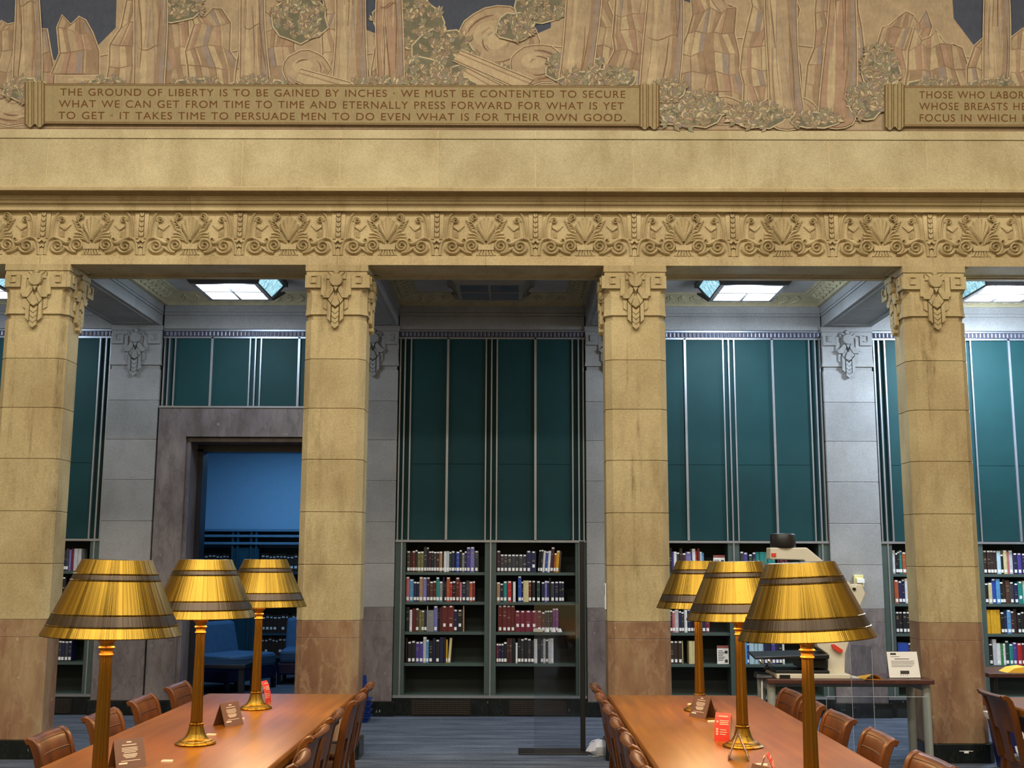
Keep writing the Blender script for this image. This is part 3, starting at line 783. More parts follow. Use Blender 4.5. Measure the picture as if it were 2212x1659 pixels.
shelf_row(c_, 1, 1, '|10 k32,21 Y38,21.4 u42,25.6 s42,25.4_ k32,22.4 B26,25_ b44,24-  c44,22.4 n40,21 T54,23 Y44,23.4_ g40,23', FR)
shelf_row(c_, 1, 2, '|10 y35,24.2- y35,24.2- y35,24.2- y35,24.2- k36,22 n30,23_ s40,24.2 m34,23 B34,25- k38,21.2 k40,22.4 b40,21 d40,22', FR)
shelf_row(c_, 1, 3, '|14 k36,21.6 W40,26- w42,22_ G24,21.4- w26,21.6 e38,24.6 T38,21.4 p44,23 r44,22.2 d40,22.4 n40,22', FR)
LR = 'bookcase behind the leftmost column'
c_ = BAYS[0]
shelf_row(c_, 1, 0, '|500 n40,21.6 n24,21_ c30,23_ l24,22- x30,23- W38,23- W36,23-', LR)
shelf_row(c_, 1, 1, '|500 n34,22 k46,24', LR)
shelf_row(c_, 1, 3, '|470 k40,20 k34,21.4 c34,21 n34,20.8 c36,20.6 n32,20.8', LR)

# leaflets, sign cards on the shelves
t = tag(MB().box(0, .10, 0, .07, 0, .028).box(.002, .098, -.001, .06, .028, .034, 1).build('leaflet_stack', [M['cream'], M['white']], loc=(BAYS[2] + .45, YW - .0, SHELF_Z[2] + .0005), bevel=.002), 'short stack of white leaflets lying at the front of the third shelf, central bookcase', 'leaflets')
for k in range(3):
    mb = MB(); r = []
    for i in range(5): r.append([(.005 + .028 * cos(a) * (1 - .12 * i), .03 + .022 * sin(a) * (1 - .12 * i), .009 * i) for a in [2 * pi * j / 10 + i * .3 for j in range(10)]])
    mb.loft(r)
    tag(mb.build('paper_scrap', M['white'], loc=(BAYS[2] + .585 + .066 * k, YW + .0, SHELF_Z[2] + .0005)), ['crumpled white paper next to the leaflet stack on the central bookcase', 'middle one of three crumpled white papers on the central bookcase', 'crumpled white paper farthest right on the third shelf, central bookcase'][k], 'paper', 'crumpled papers on the central bookcase')

def shelf_card(x, z, label):
    t = thing('sign_card', label, 'sign', (x, YW + .03, z), 0)
    MB().box(-.06, .06, 0, .004, 0, .185).box(-.06, .06, .002, .05, 0, .004).build('card', M['white'], t)
    MB().box(-.06, .06, -.0015, 0, .16, .185).build('red_heading', M['head'], t)
    mb = MB()
    for k in range(7): mb.box(-.05, .0 + .01 * (k % 3), -.001, 0, .035 + .016 * k, .041 + .016 * k)
    mb.box(.02, .05, -.001, 0, .105, .135).box(.02, .05, -.001, 0, .015, .045)
    mb.build('printed_text', M['ink'], t)
shelf_card(BAYS[3] - .15, SHELF_Z[0] + .0005, 'white sign card with red heading on the top shelf behind the right lamps')
shelf_card(BAYS[3] - .135, SHELF_Z[3] + .0005, 'white sign card with red heading on the lower shelf behind the right lamps')

# ------------------------------------------------------------------ ceiling lanterns of the aisle
def lantern(bx, on, label):
    zb = 4.2
    t = thing('ceiling_lantern', label, 'ceiling light', (bx, 10.79, zb), 0, 'aisle ceiling lanterns')
    fm = M['lantern'] if on else M['lantern_off']
    hx, hy = .285, .315; fl = .13; H = CZ - zb
    mb = MB(); e = .04
    mb.box(-hx - e, hx + e, -hy - e, -hy, 0, .02).box(-hx - e, hx + e, hy, hy + e, 0, .02).box(-hx - e, -hx, -hy, hy, 0, .02).box(hx, hx + e, -hy, hy, 0, .02)
    mb.box(-.012, .012, -hy, hy, 0, .018).box(-hx, hx, -.008, .008, 0, .018)
    for sx in (-1, 1):   # raking corner bars up to the ceiling frame
        for sy in (-1, 1):
            mb.tube([(sx * (hx + e * .6), sy * (hy + e * .6), .01), (sx * (hx + fl), sy * (hy + fl), H - .02)], .02, 6)
    a, b_ = hx + fl, hy + fl
    mb.box(-a - .03, a + .03, -b_ - .03, -b_ + .02, H - .05, H).box(-a - .03, a + .03, b_ - .02, b_ + .03, H - .05, H).box(-a - .03, -a + .02, -b_, b_, H - .05, H).box(a - .02, a + .03, -b_, b_, H - .05, H)
    mb.build('frame', fm, t)
    for sx in (-1, 1):
        for sy in (-1, 1):
            x0, x1 = sorted((sx * .012, sx * hx)); y0, y1 = sorted((sy * .008, sy * hy))
            MB().box(x0, x1, y0, y1, .006, .012).build('bottom_pane', M['pane_on'] if on else M['pane_off'], t)
    for sx in (-1, 1):
        x0, x1 = sx * (hx + e * .5), sx * (hx + fl - .01)
        MB().add([(x0, -hy, .02), (x0, hy, .02), (x1, b_ - .02, H - .05), (x1, -b_ + .02, H - .05)], [(0, 1, 2, 3)]).build('side_pane', M['pane_side'] if on else M['lantern_off'], t, fix=False)
        y0, y1 = sx * (hy + e), sx * (hy + fl + .06)
        MB().loft([[(-hx - e, y0, 0), (hx + e, y0, 0), (hx + e, y0, .02), (-hx - e, y0, .02)], [(-a, y1, .11), (a, y1, .11), (a, y1, .13), (-a, y1, .13)]]).build('louvre', fm, t)
        MB().box(-a + .06, a - .06, y1 - .006, y1 + .006, .10, .112).build('bright_edge', M['alu'] if on else M['lantern_off'], t)
lantern(BAYS[0], True, 'lit ceiling lantern at the far left edge')
lantern(BAYS[1], True, 'lit ceiling lantern in front of the marble doorway')
lantern(BAYS[2], False, 'unlit grey ceiling lantern above the central bookcase')
lantern(BAYS[3], True, 'lit ceiling lantern above the overhead scanner')
lantern(BAYS[4], True, 'brightest lit ceiling lantern at the right edge')
# ------------------------------------------------------------------ doorway and lounge behind
bx = BAYS[1]
d = thing('door_1', 'tall marble doorway opening into a blue-lit lounge', 'doorway', (bx, YW, 0)); d['kind'] = 'structure'
for s_ in (-1, 1):
    a, b_ = sorted((s_ * .70, s_ * 1.0))
    mb = MB().box(a, b_, -.03, .5, .15, 3.18)
    a, b_ = sorted((s_ * .70, s_ * .66)); mb.box(a, b_, .02, .5, .15, 2.83)
    mb.build('jamb', M['marble_grey'], d, bevel=.004)
    a, b_ = sorted((s_ * .69, s_ * 1.0)); MB().box(a, b_, -.045, .5, 0, .15).build('jamb_base', M['marble_black'], d)
    a, b_ = sorted((s_ * .66, s_ * .60)); MB().box(a, b_, .30, .5, 0, 2.77).build('door_frame', M['wood_room'], d)
MB().box(-.70, .70, -.03, .5, 2.87, 3.18).box(-.70, .70, .02, .5, 2.82, 2.865).build('lintel', M['marble_grey'], d, bevel=.003)
MB().box(-.66, .66, .30, .5, 2.74, 2.82).build('door_frame', M['wood_room'], d)
MB().box(-1.0, 1.0, -.04, .02, 3.18, 3.2).build('metal_rail', M['alu'], d)
LY = 16.5
struct(MB().box(-7.0, 1.0, LY, LY + .2, 0, 3.6).build('wall_lounge_back', M['roomwall']))
struct(MB().box(-7.1, -7, YW + .5, LY, 0, 3.6).build('wall_lounge_left', M['roomwall']))
struct(MB().box(1.0, 1.1, YW + .5, LY, 0, 3.6).build('wall_lounge_right', M['roomwall']))
struct(MB().box(-7.1, 1.1, YW + .5, LY + .2, 3.6, 3.7).build('ceiling_lounge', M['plaster']))
P = lambda px, py, Y=LY: at(px, py, Y)
zt = P(540, 1146).z; zr1 = P(540, 1158).z; zr2 = P(540, 1175).z; zo = P(540, 1183).z
wx0, wx1 = P(430, 1200).x - .9, P(655, 1200).x + 1.2
mxa, mxb = P(512, 1200).x, P(570, 1200).x
t = thing('lounge_bookcase', 'teal panelled bookcase wall in the blue-lit lounge seen through the doorway', 'bookcase', (0, LY, 0))
mb = MB().box(wx0, wx1, -.06, 0, zr2, zt).box(mxa, mxb, -.34, 0, 0, zr2).box(wx0, wx1, -.34, 0, zo, zr2).box(wx0, wx1, -.02, 0, 0, zo)
for fx in (515, 526, 554, 565): xx = P(fx, 1200).x; mb.box(xx - .015, xx + .015, -.37, -.30, 0, zt)
mb.build('carcass', M['teal'], t)
for z in (zt, zr1, zr2 + .01): MB().box(wx0, wx1, -.39, -.05, z - .022, z + .012).build('moulding', M['mould'], t)
sz = [P(600, y).z for y in (1235, 1303, 1365, 1413)]
for z in sz:
    for a, b_ in ((wx0, mxa), (mxb, wx1)): MB().box(a, b_, -.30, 0, z - .03, z).build('shelf', M['teal'], t)
mb = MB(); 
for z in sz[:4]:
    for a, b_ in ((wx0 + .3, mxa - .02), (mxb + .02, wx1 - .3)):
        x = a
        while x < b_ - .06:
            wd = random.uniform(.045, .06); h = random.uniform(.24, .27)
            mb.box(x, x + wd - .003, -.26, -.03, z + .001, z + h)
            mb.box(x + .008, x + wd - .012, -.263, -.25, z + h * .80, z + h * .87, 1)
            if random.random() < .6: mb.box(x + .008, x + wd - .012, -.263, -.25, z + .05, z + .085, 1)
            x += wd
o = mb.build('bound_volume', [BM['B'], M['label']], loc=(0, LY, 0)); o['kind'] = 'stuff'
tag(o, 'rows of dark bound volumes on the lounge shelves beyond the doorway', 'books')

def lounge_chair(loc, rz, label, scale=1.0):
    t = thing('lounge_sofa', label, 'sofa', loc, rz, 'blue lounge seats')
    def cushion(x0, x1, y0, y1, z0, z1): return MB().box(x0, x1, y0, y1, z0, z1)
    w2 = .42 * scale
    cushion(-w2, w2, -.35, .35, .27, .43).build('seat_cushion', M['sofa'], t, bevel=.04)
    MB().loft([[(-w2, .25, .38), (w2, .25, .38), (w2, .42, .38), (-w2, .42, .38)], [(-w2, .36, .80), (w2, .36, .80), (w2, .50, .80), (-w2, .50, .80)]]).build('back_cushion', M['sofa'], t, bevel=.04)
    cushion(-w2 - .03, w2 + .03, -.33, .42, .12, .27).build('base', M['navy_pl'], t, bevel=.02)
    for sx in (-1, 1):
        for sy in (-1, 1): MB().box(sx * w2 - .025, sx * w2 + .025, sy * .3 - .025, sy * .3 + .025, 0, .12).build('leg', M['wood_room'], t)
p = at(500, 1418, 14.0)
lounge_chair((p.x - .02, 14.15, 0), R_(62), 'blue upholstered lounge seat with a tall back beyond the doorway, behind the middle left lamp', 1.0)
p = at(618, 1412, 14.6)
lounge_chair((p.x + .3, 15.0, 0), R_(5), 'blue lounge seat at the right side of the doorway, beside the second column', 1.0)
p = at(470, 1440, 13.2)
t = thing('low_table', 'low dark table in front of the blue lounge seats beyond the doorway', 'table', (p.x - .1, 13.2, 0))
MB().box(-.55, .5, -.35, .35, .37, .41).build('table_top', M['wood_room'], t, bevel=.004)
for sx in (-1, 1):
    for sy in (-1, 1): MB().box(sx * .45 - .03, sx * .45 + .03, sy * .28 - .03, sy * .28 + .03, 0, .37).build('leg', M['wood_room'], t)

# ------------------------------------------------------------------ reading tables
TZ = .76
def reading_table(cx, y0, y1, label, off=0.0):
    t = thing('reading_table', label, 'table', (cx, (y0 + y1) / 2, 0), 0, 'long reading tables')
    L = (y1 - y0) / 2; hw = .468
    mb = MB(); prof = [(-hw, TZ - .045), (-hw - .0, TZ - .012), (-hw + .006, TZ - .002), (-hw + .012, TZ), (hw - .012, TZ), (hw - .006, TZ - .002), (hw, TZ - .012), (hw, TZ - .045), (hw - .02, TZ - .055), (-hw + .02, TZ - .055)]
    mb.prism(prof, lambda u, v, d: (u, d, v), -L, L)
    mb.build('table_top', M['table'], t, bevel=.003)
    MB().box(-.38, .38, -L + .12, -L + .15, .60, .705).box(-.38, .38, L - .15, L - .12, .60, .705).box(-.38, -.35, -L + .12, L - .12, .60, .705).box(.35, .38, -L + .12, L - .12, .60, .705).build('apron', M['chair'], t)
    for y in (-L + .25, 0, L - .25):
        MB().loft([[(off - w_, y - d_, z), (off + w_, y - d_, z), (off + w_, y + d_, z), (off - w_, y + d_, z)] for w_, d_, z in ((.035, .14, 0), (.03, .12, .08), (.026, .09, .35), (.03, .14, .60), (.10, .20, .705))]).build('leg', M['chair'], t, bevel=.004)
    return t
reading_table(-1.457, 3.25, 7.185, 'long cherry wood reading table under the left row of brass lamps', -.045)
reading_table(1.045, 3.25, 7.185, 'long cherry wood reading table under the right row of brass lamps', .035)
reading_table(3.372, 3.9, 7.16, 'cherry wood reading table at the right edge behind a dark chair')

# ------------------------------------------------------------------ brass lamps
def table_lamp():
    t = thing('table_lamp', '', 'lamp', (0, 0, 0), 0, 'brass reading lamps on the long tables')
    MB().lathe([(.0, 0), (.09, 0), (.092, .006), (.086, .010), (.083, .012), (.076, .014), (.073, .019), (.062, .022), (.050, .030), (.040, .048), (.034, .068), (.031, .082), (.033, .085), (.033, .091), (.028, .094), (.028, .102), (.0, .102)], 40, cap=False).build('base', M['brass'], t, smooth=40)
    rings = []
    for z, r in ((.10, .0265), (.30, .0232), (.495, .0195)):
        rings.append([((r + .0012 * (1 if k % 2 == 0 else -1)) * cos(2 * pi * k / 24), (r + .0012 * (1 if k % 2 == 0 else -1)) * sin(2 * pi * k / 24), z) for k in range(24)])
    MB().loft(rings).build('pole', M['brass_pole'], t)
    MB().lathe([(.0195, .49), (.024, .494), (.026, .498), (.022, .503), (.0215, .513), (.027, .519), (.029, .523), (.0235, .528), (.024, .538), (.031, .548), (.036, .553), (.036, .556), (.028, .560), (.020, .60), (.02, .66), (0, .66)], 28).build('collar', M['brass_pole'], t, smooth=40)
    z0, z1, r0, r1 = .565, .83, .240, .1215
    rr = lambda z: r0 + (r1 - r0) * (z - z0) / (z1 - z0)
    zs = lambda f: z1 - f * (z1 - z0)
    pr = [(r0 - .004, z0 + .0015), (r0, z0), (r0 + .001, z0 + .003)]
    for f in (.855, .705, .268, .186):
        z = zs(f); pr += [(rr(z - .003), z - .003), (rr(z) + .0028, z - .001), (rr(z) + .0028, z + .001), (rr(z + .003), z + .003)]
    pr += [(rr(z1 - .003), z1 - .003), (r1, z1), (r1 - .005, z1 + .001), (.05, z1 - .004), (0, z1 - .004)]
    sh = MB().lathe(pr, 72, cap=False).build('lamp_shade', M['brass'], t, smooth=38, fix=False)
    MB().lathe([(r0 - .004, z0 + .0015), (rr(.70) - .005, .70), (r1 - .006, z1 - .006), (0, z1 - .006)], 48, cap=False).build('lining', M['shade_in'], sh, smooth=50, fix=False)
    for a, b_ in ((.855, .705), (.268, .186)):
        za, zb = zs(a) + .0035, zs(b_) - .0035
        MB().lathe([(rr(za) + .0008, za), (rr(zb) + .0008, zb)], 72, cap=False).build('dark_band', M['brass_dark'], sh, smooth=50, fix=False)
    MB().lathe([(0, .665), (.022, .668), (.034, .70), (.026, .735), (0, .745)], 16).build('bulb', M['bulb'], t, smooth=60)
    return t
lamp0 = table_lamp()
LAMPS = [(-1.452, 4.06, 'nearest brass lamp of the left row, closest to the brown tent sign'), (-1.455, 5.272, 'middle brass lamp of the left row'), (-1.46, 6.48, 'farthest brass lamp of the left row, red card at its foot'),
         (1.036, 4.06, 'nearest brass lamp of the right row, in front of the scanner'), (1.036, 5.262, 'middle brass lamp of the right row, beside the red tent card'), (1.04, 6.475, 'farthest brass lamp of the right row')]
for i, (x, y, lb) in enumerate(LAMPS):
    o = lamp0 if i == 0 else dup(lamp0, (x, y, TZ))
    o.location = (x, y, TZ); o['label'] = lb
    shade = [c for c in o.children if c.name.startswith('lamp_shade')][0]     # the shades sit a little askew
    dx, ty = ((.016, .02), (.008, 0), (.026, 0), (-.002, -.05), (-.004, -.02), (.006, 0))[i]
    shade.location = (dx, 0, 0); shade.rotation_euler = (0, ty, i * 1.1 if i in (1, 2, 5) else 0)
    if ty: shade.location = (dx - ty * .6, 0, 0)
    l = bpy.data.lights.new('lamp_light', 'POINT'); l.energy = 3.2; l.color = (1, .66, .32); l.shadow_soft_size = .03
    lo = bpy.data.objects.new('lamp_light', l); COL.objects.link(lo); lo.parent = o; lo.location = (.05, 0, .62)
    l2 = lo.copy(); COL.objects.link(l2); l2.parent = o; l2.location = (-.05, 0, .62)

# ------------------------------------------------------------------ chairs
def make_chair():
    t = thing('reading_chair', '', 'chair', (0, 0, 0), 0, 'wooden chairs around the reading tables')
    prof = [(-.205, .44), (-.222, .54), (-.236, .62), (-.250, .70), (-.263, .755), (-.276, .79), (-.290, .811), (-.305, .818), (-.318, .810)]
    def curve(i, off):
        a = prof[max(i - 1, 0)]; b_ = prof[min(i + 1, len(prof) - 1)]; tx, tz = b_[0] - a[0], b_[1] - a[1]; L = math.hypot(tx, tz)
        return prof[i][0] + tz / L * off, prof[i][1] - tx / L * off
    hw = lambda z: .185 + .006 * (z - .44) / .38
    for s_ in (-1, 1):
        rings = []
        for i in range(len(prof)):
            th = .018 if i < 6 else .015
            f = curve(i, th); g = curve(i, -th); y1 = s_ * hw(prof[i][1]); y0 = y1 - s_ * .034
            rings.append([(f[0], y0, f[1]), (f[0] + .004, (y0 + y1) / 2, f[1] + .001), (f[0], y1, f[1]), (g[0], y1, g[1]), (g[0], y0, g[1])])
        MB().loft(rings).build('stile', M['chair'], t, smooth=60, bevel=.004)
    rings = []
    for i in range(2, len(prof)):
        th = .009 if i < 7 else .011
        f = curve(i, th); g = curve(i, -th); y = hw(prof[i][1]) - .03; n = 6
        dip = lambda q: -.014 * (1 - q * q)
        rings.append([(f[0] + dip(q), q * y, f[1]) for q in [-1 + 2 * k / n for k in range(n + 1)]] + [(g[0] + dip(q), q * y, g[1]) for q in [1 - 2 * k / n for k in range(n + 1)]])
    cr = MB().loft(rings).build('crest_rail', M['chair'], t, smooth=60)
    mb = MB()
    for i0, z in ((3.9, None), (5.55, None)):   # incised lines across the crest
        k = int(i0); q = i0 - k; p0, p1 = curve(k, .0098), curve(k + 1, .0098)
        x, zz = p0[0] + (p1[0] - p0[0]) * q, p0[1] + (p1[1] - p0[1]) * q; y = .15; n = 8
        mb.tube([(x - .0138 * (1 - u * u), u * y, zz) for u in [-1 + 2 * j / n for j in range(n + 1)]], .0032, 5)
    mb.build('bead_line', M['groove'], cr)
    rings = []
    for i, wdt in ((0, .055), (1, .045), (2, .06), (3, .085)):
        f = curve(i, .008); g = curve(i, -.008)
        rings.append([(f[0] - .012, -wdt, f[1]), (f[0] - .012, wdt, f[1]), (g[0] - .012, wdt, g[1]), (g[0] - .012, -wdt, g[1])])
    MB().loft(rings).build('splat', M['chair'], t, bevel=.003)
    MB().loft([[(-.20, -.19, .425), (.195, -.215, .425), (.195, .215, .425), (-.20, .19, .425)], [(-.20, -.19, .45), (.20, -.22, .45), (.20, .22, .45), (-.20, .19, .45)]]).build('seat', M['chair'], t, bevel=.008)
    MB().box(-.18, .17, -.185, -.165, .37, .425).box(-.18, .17, .165, .185, .37, .425).box(.15, .17, -.185, .185, .37, .425).box(-.19, -.17, -.17, .17, .37, .425).build('seat_rail', M['chair'], t)
    for s_ in (-1, 1):
        MB().loft([[(x + a, s_ * .19 + b_, z) for a, b_ in ((-w_, -w_), (w_, -w_), (w_, w_), (-w_, w_))] for x, z, w_ in ((.17, 0, .014), (.168, .2, .017), (.165, .425, .021))]).build('leg', M['chair'], t)
        MB().loft([[(x + a, s_ * .172 + b_, z) for a, b_ in ((-w_, -w_), (w_, -w_), (w_, w_), (-w_, w_))] for x, z, w_ in ((-.25, 0, .014), (-.20, .22, .017), (-.185, .45, .018))]).build('leg', M['chair'], t)
        MB().box(-.20, .165, s_ * .18 - .009, s_ * .18 + .009, .16, .185).build('stretcher', M['chair'], t)
    MB().box(-.01, .01, -.175, .175, .162, .183).build('stretcher', M['chair'], t)
    return t
ch0 = make_chair()
first = [True]
def chair(xt, y, face, label, rz=0.0):
    """xt: where the top of the back stands; face +1 looks to +x"""
    x = xt + face * .31
    if first[0]:
        first[0] = False; o = ch0; o.location = (x, y, 0); o.rotation_euler = (0, 0, (0 if face > 0 else pi) + rz); o['label'] = label
    else: o = dup(ch0, (x, y, 0), (0 if face > 0 else pi) + rz, label)
NTH = ['nearest', 'second', 'third', 'farthest']
for i, (y, rz) in enumerate(((5.15, .02), (5.79, -.03), (6.42, .02), (7.07, .0))):
    chair(-2.095, y, 1, '%s wooden chair from the camera on the far left side of the left table' % NTH[i], rz)
for i, (x, y, rz) in enumerate(((-.835, 4.54, .05), (-.88, 5.24, -.03), (-.893, 5.80, .02), (-.87, 6.47, 0), (-.893, 7.06, .02))):
    chair(x, y, -1, '%s dark chair from the camera along the right side of the left table' % ['nearest', 'second', 'third', 'fourth', 'fifth'][i], rz)
for i, y in enumerate((4.55, 5.03, 5.52, 6.02, 6.52, 7.05)):
    chair(.482 + .004 * (i % 2), y, 1, '%s chair of the tight row along the left side of the right table' % ['nearest', 'second', 'third', 'fourth', 'fifth', 'farthest'][i], .012 * (-1) ** i)
for i, (y, rz) in enumerate(((4.56, .04), (5.22, -.03), (5.83, .02), (6.36, -.02), (6.81, .03))):
    chair(1.66, y, -1, '%s wooden chair from the camera on the right side of the right table' % ['nearest', 'second', 'third', 'fourth', 'farthest'][i], rz)
chair(2.815, 6.8, 1, 'dark wooden chair seen from behind at the right edge, before the blue bin', -.03)

# ------------------------------------------------------------------ cards and slips on the tables
def atz(px, py, z):
    d = CROT @ Vector(((px - 1106) / FPX, -(py - 829.5) / FPX, -1)); return Vector((0, 0, EYE)) + d * ((z - EYE) / d.z)
def tent(loc, rz, label, h=.112, L=.125, sp=.045):
    t = thing('tent_sign', label, 'sign', loc, rz, 'brown tent signs on the tables')
    th = .003
    for s_ in (-1, 1):
        mb = MB().prism([(0, h), (s_ * sp, 0), (s_ * (sp - th * 1.2), 0), (0, h - th * 2.4)], lambda u, v, d: (d, u, v), -L / 2, L / 2)
        o = mb.build('panel', M['brown_sign'], t)
        q = math.hypot(sp, h); dy, dz = s_ * sp / q, -h / q; ny, nz = s_ * h / q, sp / q
        def fn(u, v, w_): return (u, dy * v + ny * w_, h + dz * v + nz * w_)
        mb = MB()
        for k, (v, wd, tk) in enumerate(((.012, .02, .004), (.024, .06, .0025), (.036, .064, .0022), (.042, .066, .0022), (.048, .066, .0022), (.054, .05, .0022), (.062, .06, .003), (.068, .055, .003), (.074, .042, .0025), (.087, .08, .002))):
            mb.prism([(-wd / 2, v), (wd / 2, v), (wd / 2, v + tk), (-wd / 2, v + tk)], fn, -.0002, .0006)
        mb.prism([(-.05, .094), (-.015, .094), (-.015, .1), (-.05, .1)], fn, -.0002, .0006)
        mb.build('printed_text', M['line'], o)
p = atz(268, 1659, TZ); tent((p.x + .005, p.y + .02, TZ), R_(42), 'brown tent sign on the left table beside the nearest lamp')
p = atz(490, 1568, TZ); tent((p.x, p.y + .03, TZ), R_(58), 'brown tent sign on the left table between the middle and farthest lamps')
p = atz(1521, 1551, TZ); tent((p.x, p.y + .03, TZ), R_(-56), 'brown tent sign on the right table in front of the farthest lamp')
p = atz(1600, 1643, TZ); tent((p.x, p.y + .045, TZ), R_(78.6), 'brown tent sign seen end-on in front of the middle right lamp')
p = atz(1650, 1655, TZ + .112); tent((p.x, p.y, TZ), R_(-62), 'brown tent sign at the bottom edge, left of the nearest right lamp')

def red_card(loc, rz, label):
    t = thing('red_card', label, 'card', loc, rz, 'red tent cards on the tables')
    h, sp, L = .125, .032, .075; n = 7
    for s_ in (-1, 1):
        path = [(s_ * sp * sin(pi / 2 * (1 - (k / n))) ** .7 if k < n else 0, h * (k / n)) for k in range(n + 1)]
        mb = MB(); out = [(u, v) for u, v in path] + [(u - s_ * .0012 if abs(u) > .001 else 0, v - (.0012 if k == 0 else 0) if False else max(v - .0006, 0)) for k, (u, v) in enumerate(reversed(path))]
        mb.loft([[(d, u, v) for u, v in path] for d in (-L / 2, L / 2)], 0, cap=False, closed=False)
        mb.loft([[(d, u - s_ * .0012, v - .001) for u, v in path] for d in (-L / 2, L / 2)], 1, cap=False, closed=False)
        o = mb.build('card_side', [M['red'], M['white']], t, fix=False)
        mb = MB()
        def face(z): return s_ * sp * sin(pi / 2 * (1 - z / h)) ** .7 + s_ * .0012
        for z, a, b_, hh in ((.108, -.02, .025, .006), (.09, -.012, .03, .004), (.082, -.012, .028, .004), (.074, -.012, .03, .004), (.05, -.01, .02, .003), (.04, -.01, .024, .003), (.03, -.01, .018, .003)):
            mb.box(a, b_, min(face(z), face(z) - s_ * .001), max(face(z), face(z) - s_ * .001), z, z + hh)
        for z in (.085, .052, .041, .03): mb.box(-.028, -.019, min(face(z), face(z) - s_ * .001), max(face(z), face(z) - s_ * .001), z - .002, z + .006)
        mb.build('printed_text', M['line'], o)
p = atz(1566, 1601, TZ); red_card((p.x, p.y + .02, TZ), R_(-28), 'red tent card on the right table left of the middle lamp')
p = atz(1657, 1627, TZ + .125); red_card((p.x, p.y, TZ), R_(72), 'red tent card seen end-on at the bottom edge of the right table')
p = atz(561, 1519, TZ); red_card((p.x + .015, p.y + .02, TZ), R_(75), 'red tent card behind the farthest left lamp')
SL = [((361, 1645), 'cream paper slip on the left table nearest the front edge'), ((456, 1588), 'cream paper slip behind the middle left lamp'), ((518, 1553), 'cream paper slip right of the far brown tent sign on the left table'),
      ((572, 1518), 'cream paper slip beside the red card at the farthest left lamp'), ((1538, 1559), 'cream paper slip left of the red tent card on the right table'), ((1645, 1653), 'cream paper slip at the bottom edge left of the nearest right lamp'), ((1494, 1522), 'cream paper slip behind the farthest right lamp')]
for (px, py), lb in SL:
    p = atz(px, py, TZ)
    o = MB().box(-.024, .024, -.006, .006, 0, .004).box(-.02, .024, -.004, .008, .004, .006).build('paper_slip', M['line'], loc=(p.x, p.y, TZ))
    o.rotation_euler = (0, 0, (px % 7) * .06 - .2); tag(o, lb, 'paper slip', 'paper slips on the tables')

# ------------------------------------------------------------------ scanner desk and what is around it
DZ = .70
t = thing('scanner_desk', 'dark red desk on grey legs carrying the overhead scanner', 'desk', (2.555, 8.97, 0))
MB().box(-.635, .635, -.235, .25, DZ - .035, DZ).build('desk_top', M['desk'], t, bevel=.006)
for sx in (-1, 1):
    for yy in (-.16, .19):
        MB().lathe([(.032, 0), (.032, DZ - .036)], 20, (sx * .592, yy)).build('leg', M['grey_leg'], t, smooth=40)
    MB().box(sx * .592 - .02, sx * .592 + .02, -.16, .19, DZ - .09, DZ - .036).build('leg_beam', M['grey_leg'], t)
MB().box(-.57, .57, .18, .20, DZ - .10, DZ - .036).build('rear_beam', M['grey_leg'], t)

t = thing('book_scanner', 'cream overhead book scanner with black camera cap on the desk', 'scanner', (2.4, 8.97, DZ))
Q = lambda px, py: (lambda v: (v.x - 2.4, v.z - DZ))(at(px, py, 8.93))
mb = MB(); q0, q1 = Q(1668, 1459), Q(1824, 1447)
mb.box(q0[0], q1[0], -.2, .2, 0, .035).build('flat_plate', M['cream'], t, bevel=.006)
MB().box(q0[0] + .02, q0[0] + .10, -.205, -.198, .004, .03).build('control_panel', M['black'], t)
fnb = lambda u, v, d: (u, d, v)
body = [Q(1784, 1460), Q(1821, 1460), Q(1822, 1412), Q(1829, 1390), Q(1858, 1300), Q(1866, 1283), Q(1858, 1262), Q(1846, 1262), Q(1800, 1330), Q(1760, 1386), Q(1763, 1397), Q(1785, 1412)]
MB().prism(body, fnb, -.09, .09).build('column', M['cream'], t, bevel=.008)
arm = [Q(1842, 1306), Q(1857, 1279), Q(1741, 1183), Q(1662, 1183), Q(1662, 1208), Q(1734, 1210)]
MB().prism(arm, fnb, -.075, .075).build('arm', M['cream'], t, bevel=.008)
q = Q(1841, 1272)
MB().prism([(q[0] + .012 * cos(a), q[1] + .012 * sin(a)) for a in [2 * pi * i / 14 for i in range(14)]], fnb, -.1, -.07).build('pivot_bolt', M['black'], t)
q = Q(1694, 1182)
MB().lathe([(.0, q[1]), (.098, q[1]), (.10, q[1] + .006), (.10, q[1] + .096), (.094, q[1] + .104), (.08, q[1] + .108), (0, q[1] + .108)], 36, (q[0], 0)).build('camera_cap', M['black'], t, smooth=40)
a, b_ = Q(1664, 1203), Q(1674, 1195)
MB().box(a[0], b_[0], -.079, -.074, a[1], b_[1]).build('red_badge', M['red'], t)
a = Q(1793, 1392)
MB().prism([Q(1791, 1391), Q(1796, 1390), Q(1814, 1402), Q(1814, 1408), Q(1808, 1408), Q(1794, 1400)], fnb, -.12, -.09).build('red_lever', M['red'], t)
mb = MB(); a, b_ = Q(1622, 1421), Q(1780, 1414)
mb.loft([[(a[0], -.19, a[1]), (b_[0], -.19, b_[1] - .02), (b_[0], .2, b_[1] + .0), (a[0] + .03, .2, a[1] + .012)], [(a[0], -.19, a[1] + .018), (b_[0], -.19, b_[1] + .012), (b_[0], .2, b_[1] + .02), (a[0] + .03, .2, a[1] + .03)]])
mb.build('book_cradle', M['black'], t, bevel=.004)
a, b_ = Q(1724, 1441), Q(1782, 1424)
MB().box(a[0], b_[0], -.12, .12, a[1], b_[1]).box(Q(1668, 1449)[0], b_[0], -.16, .16, .035, .058).build('cradle_lift', M['black'], t, bevel=.004)
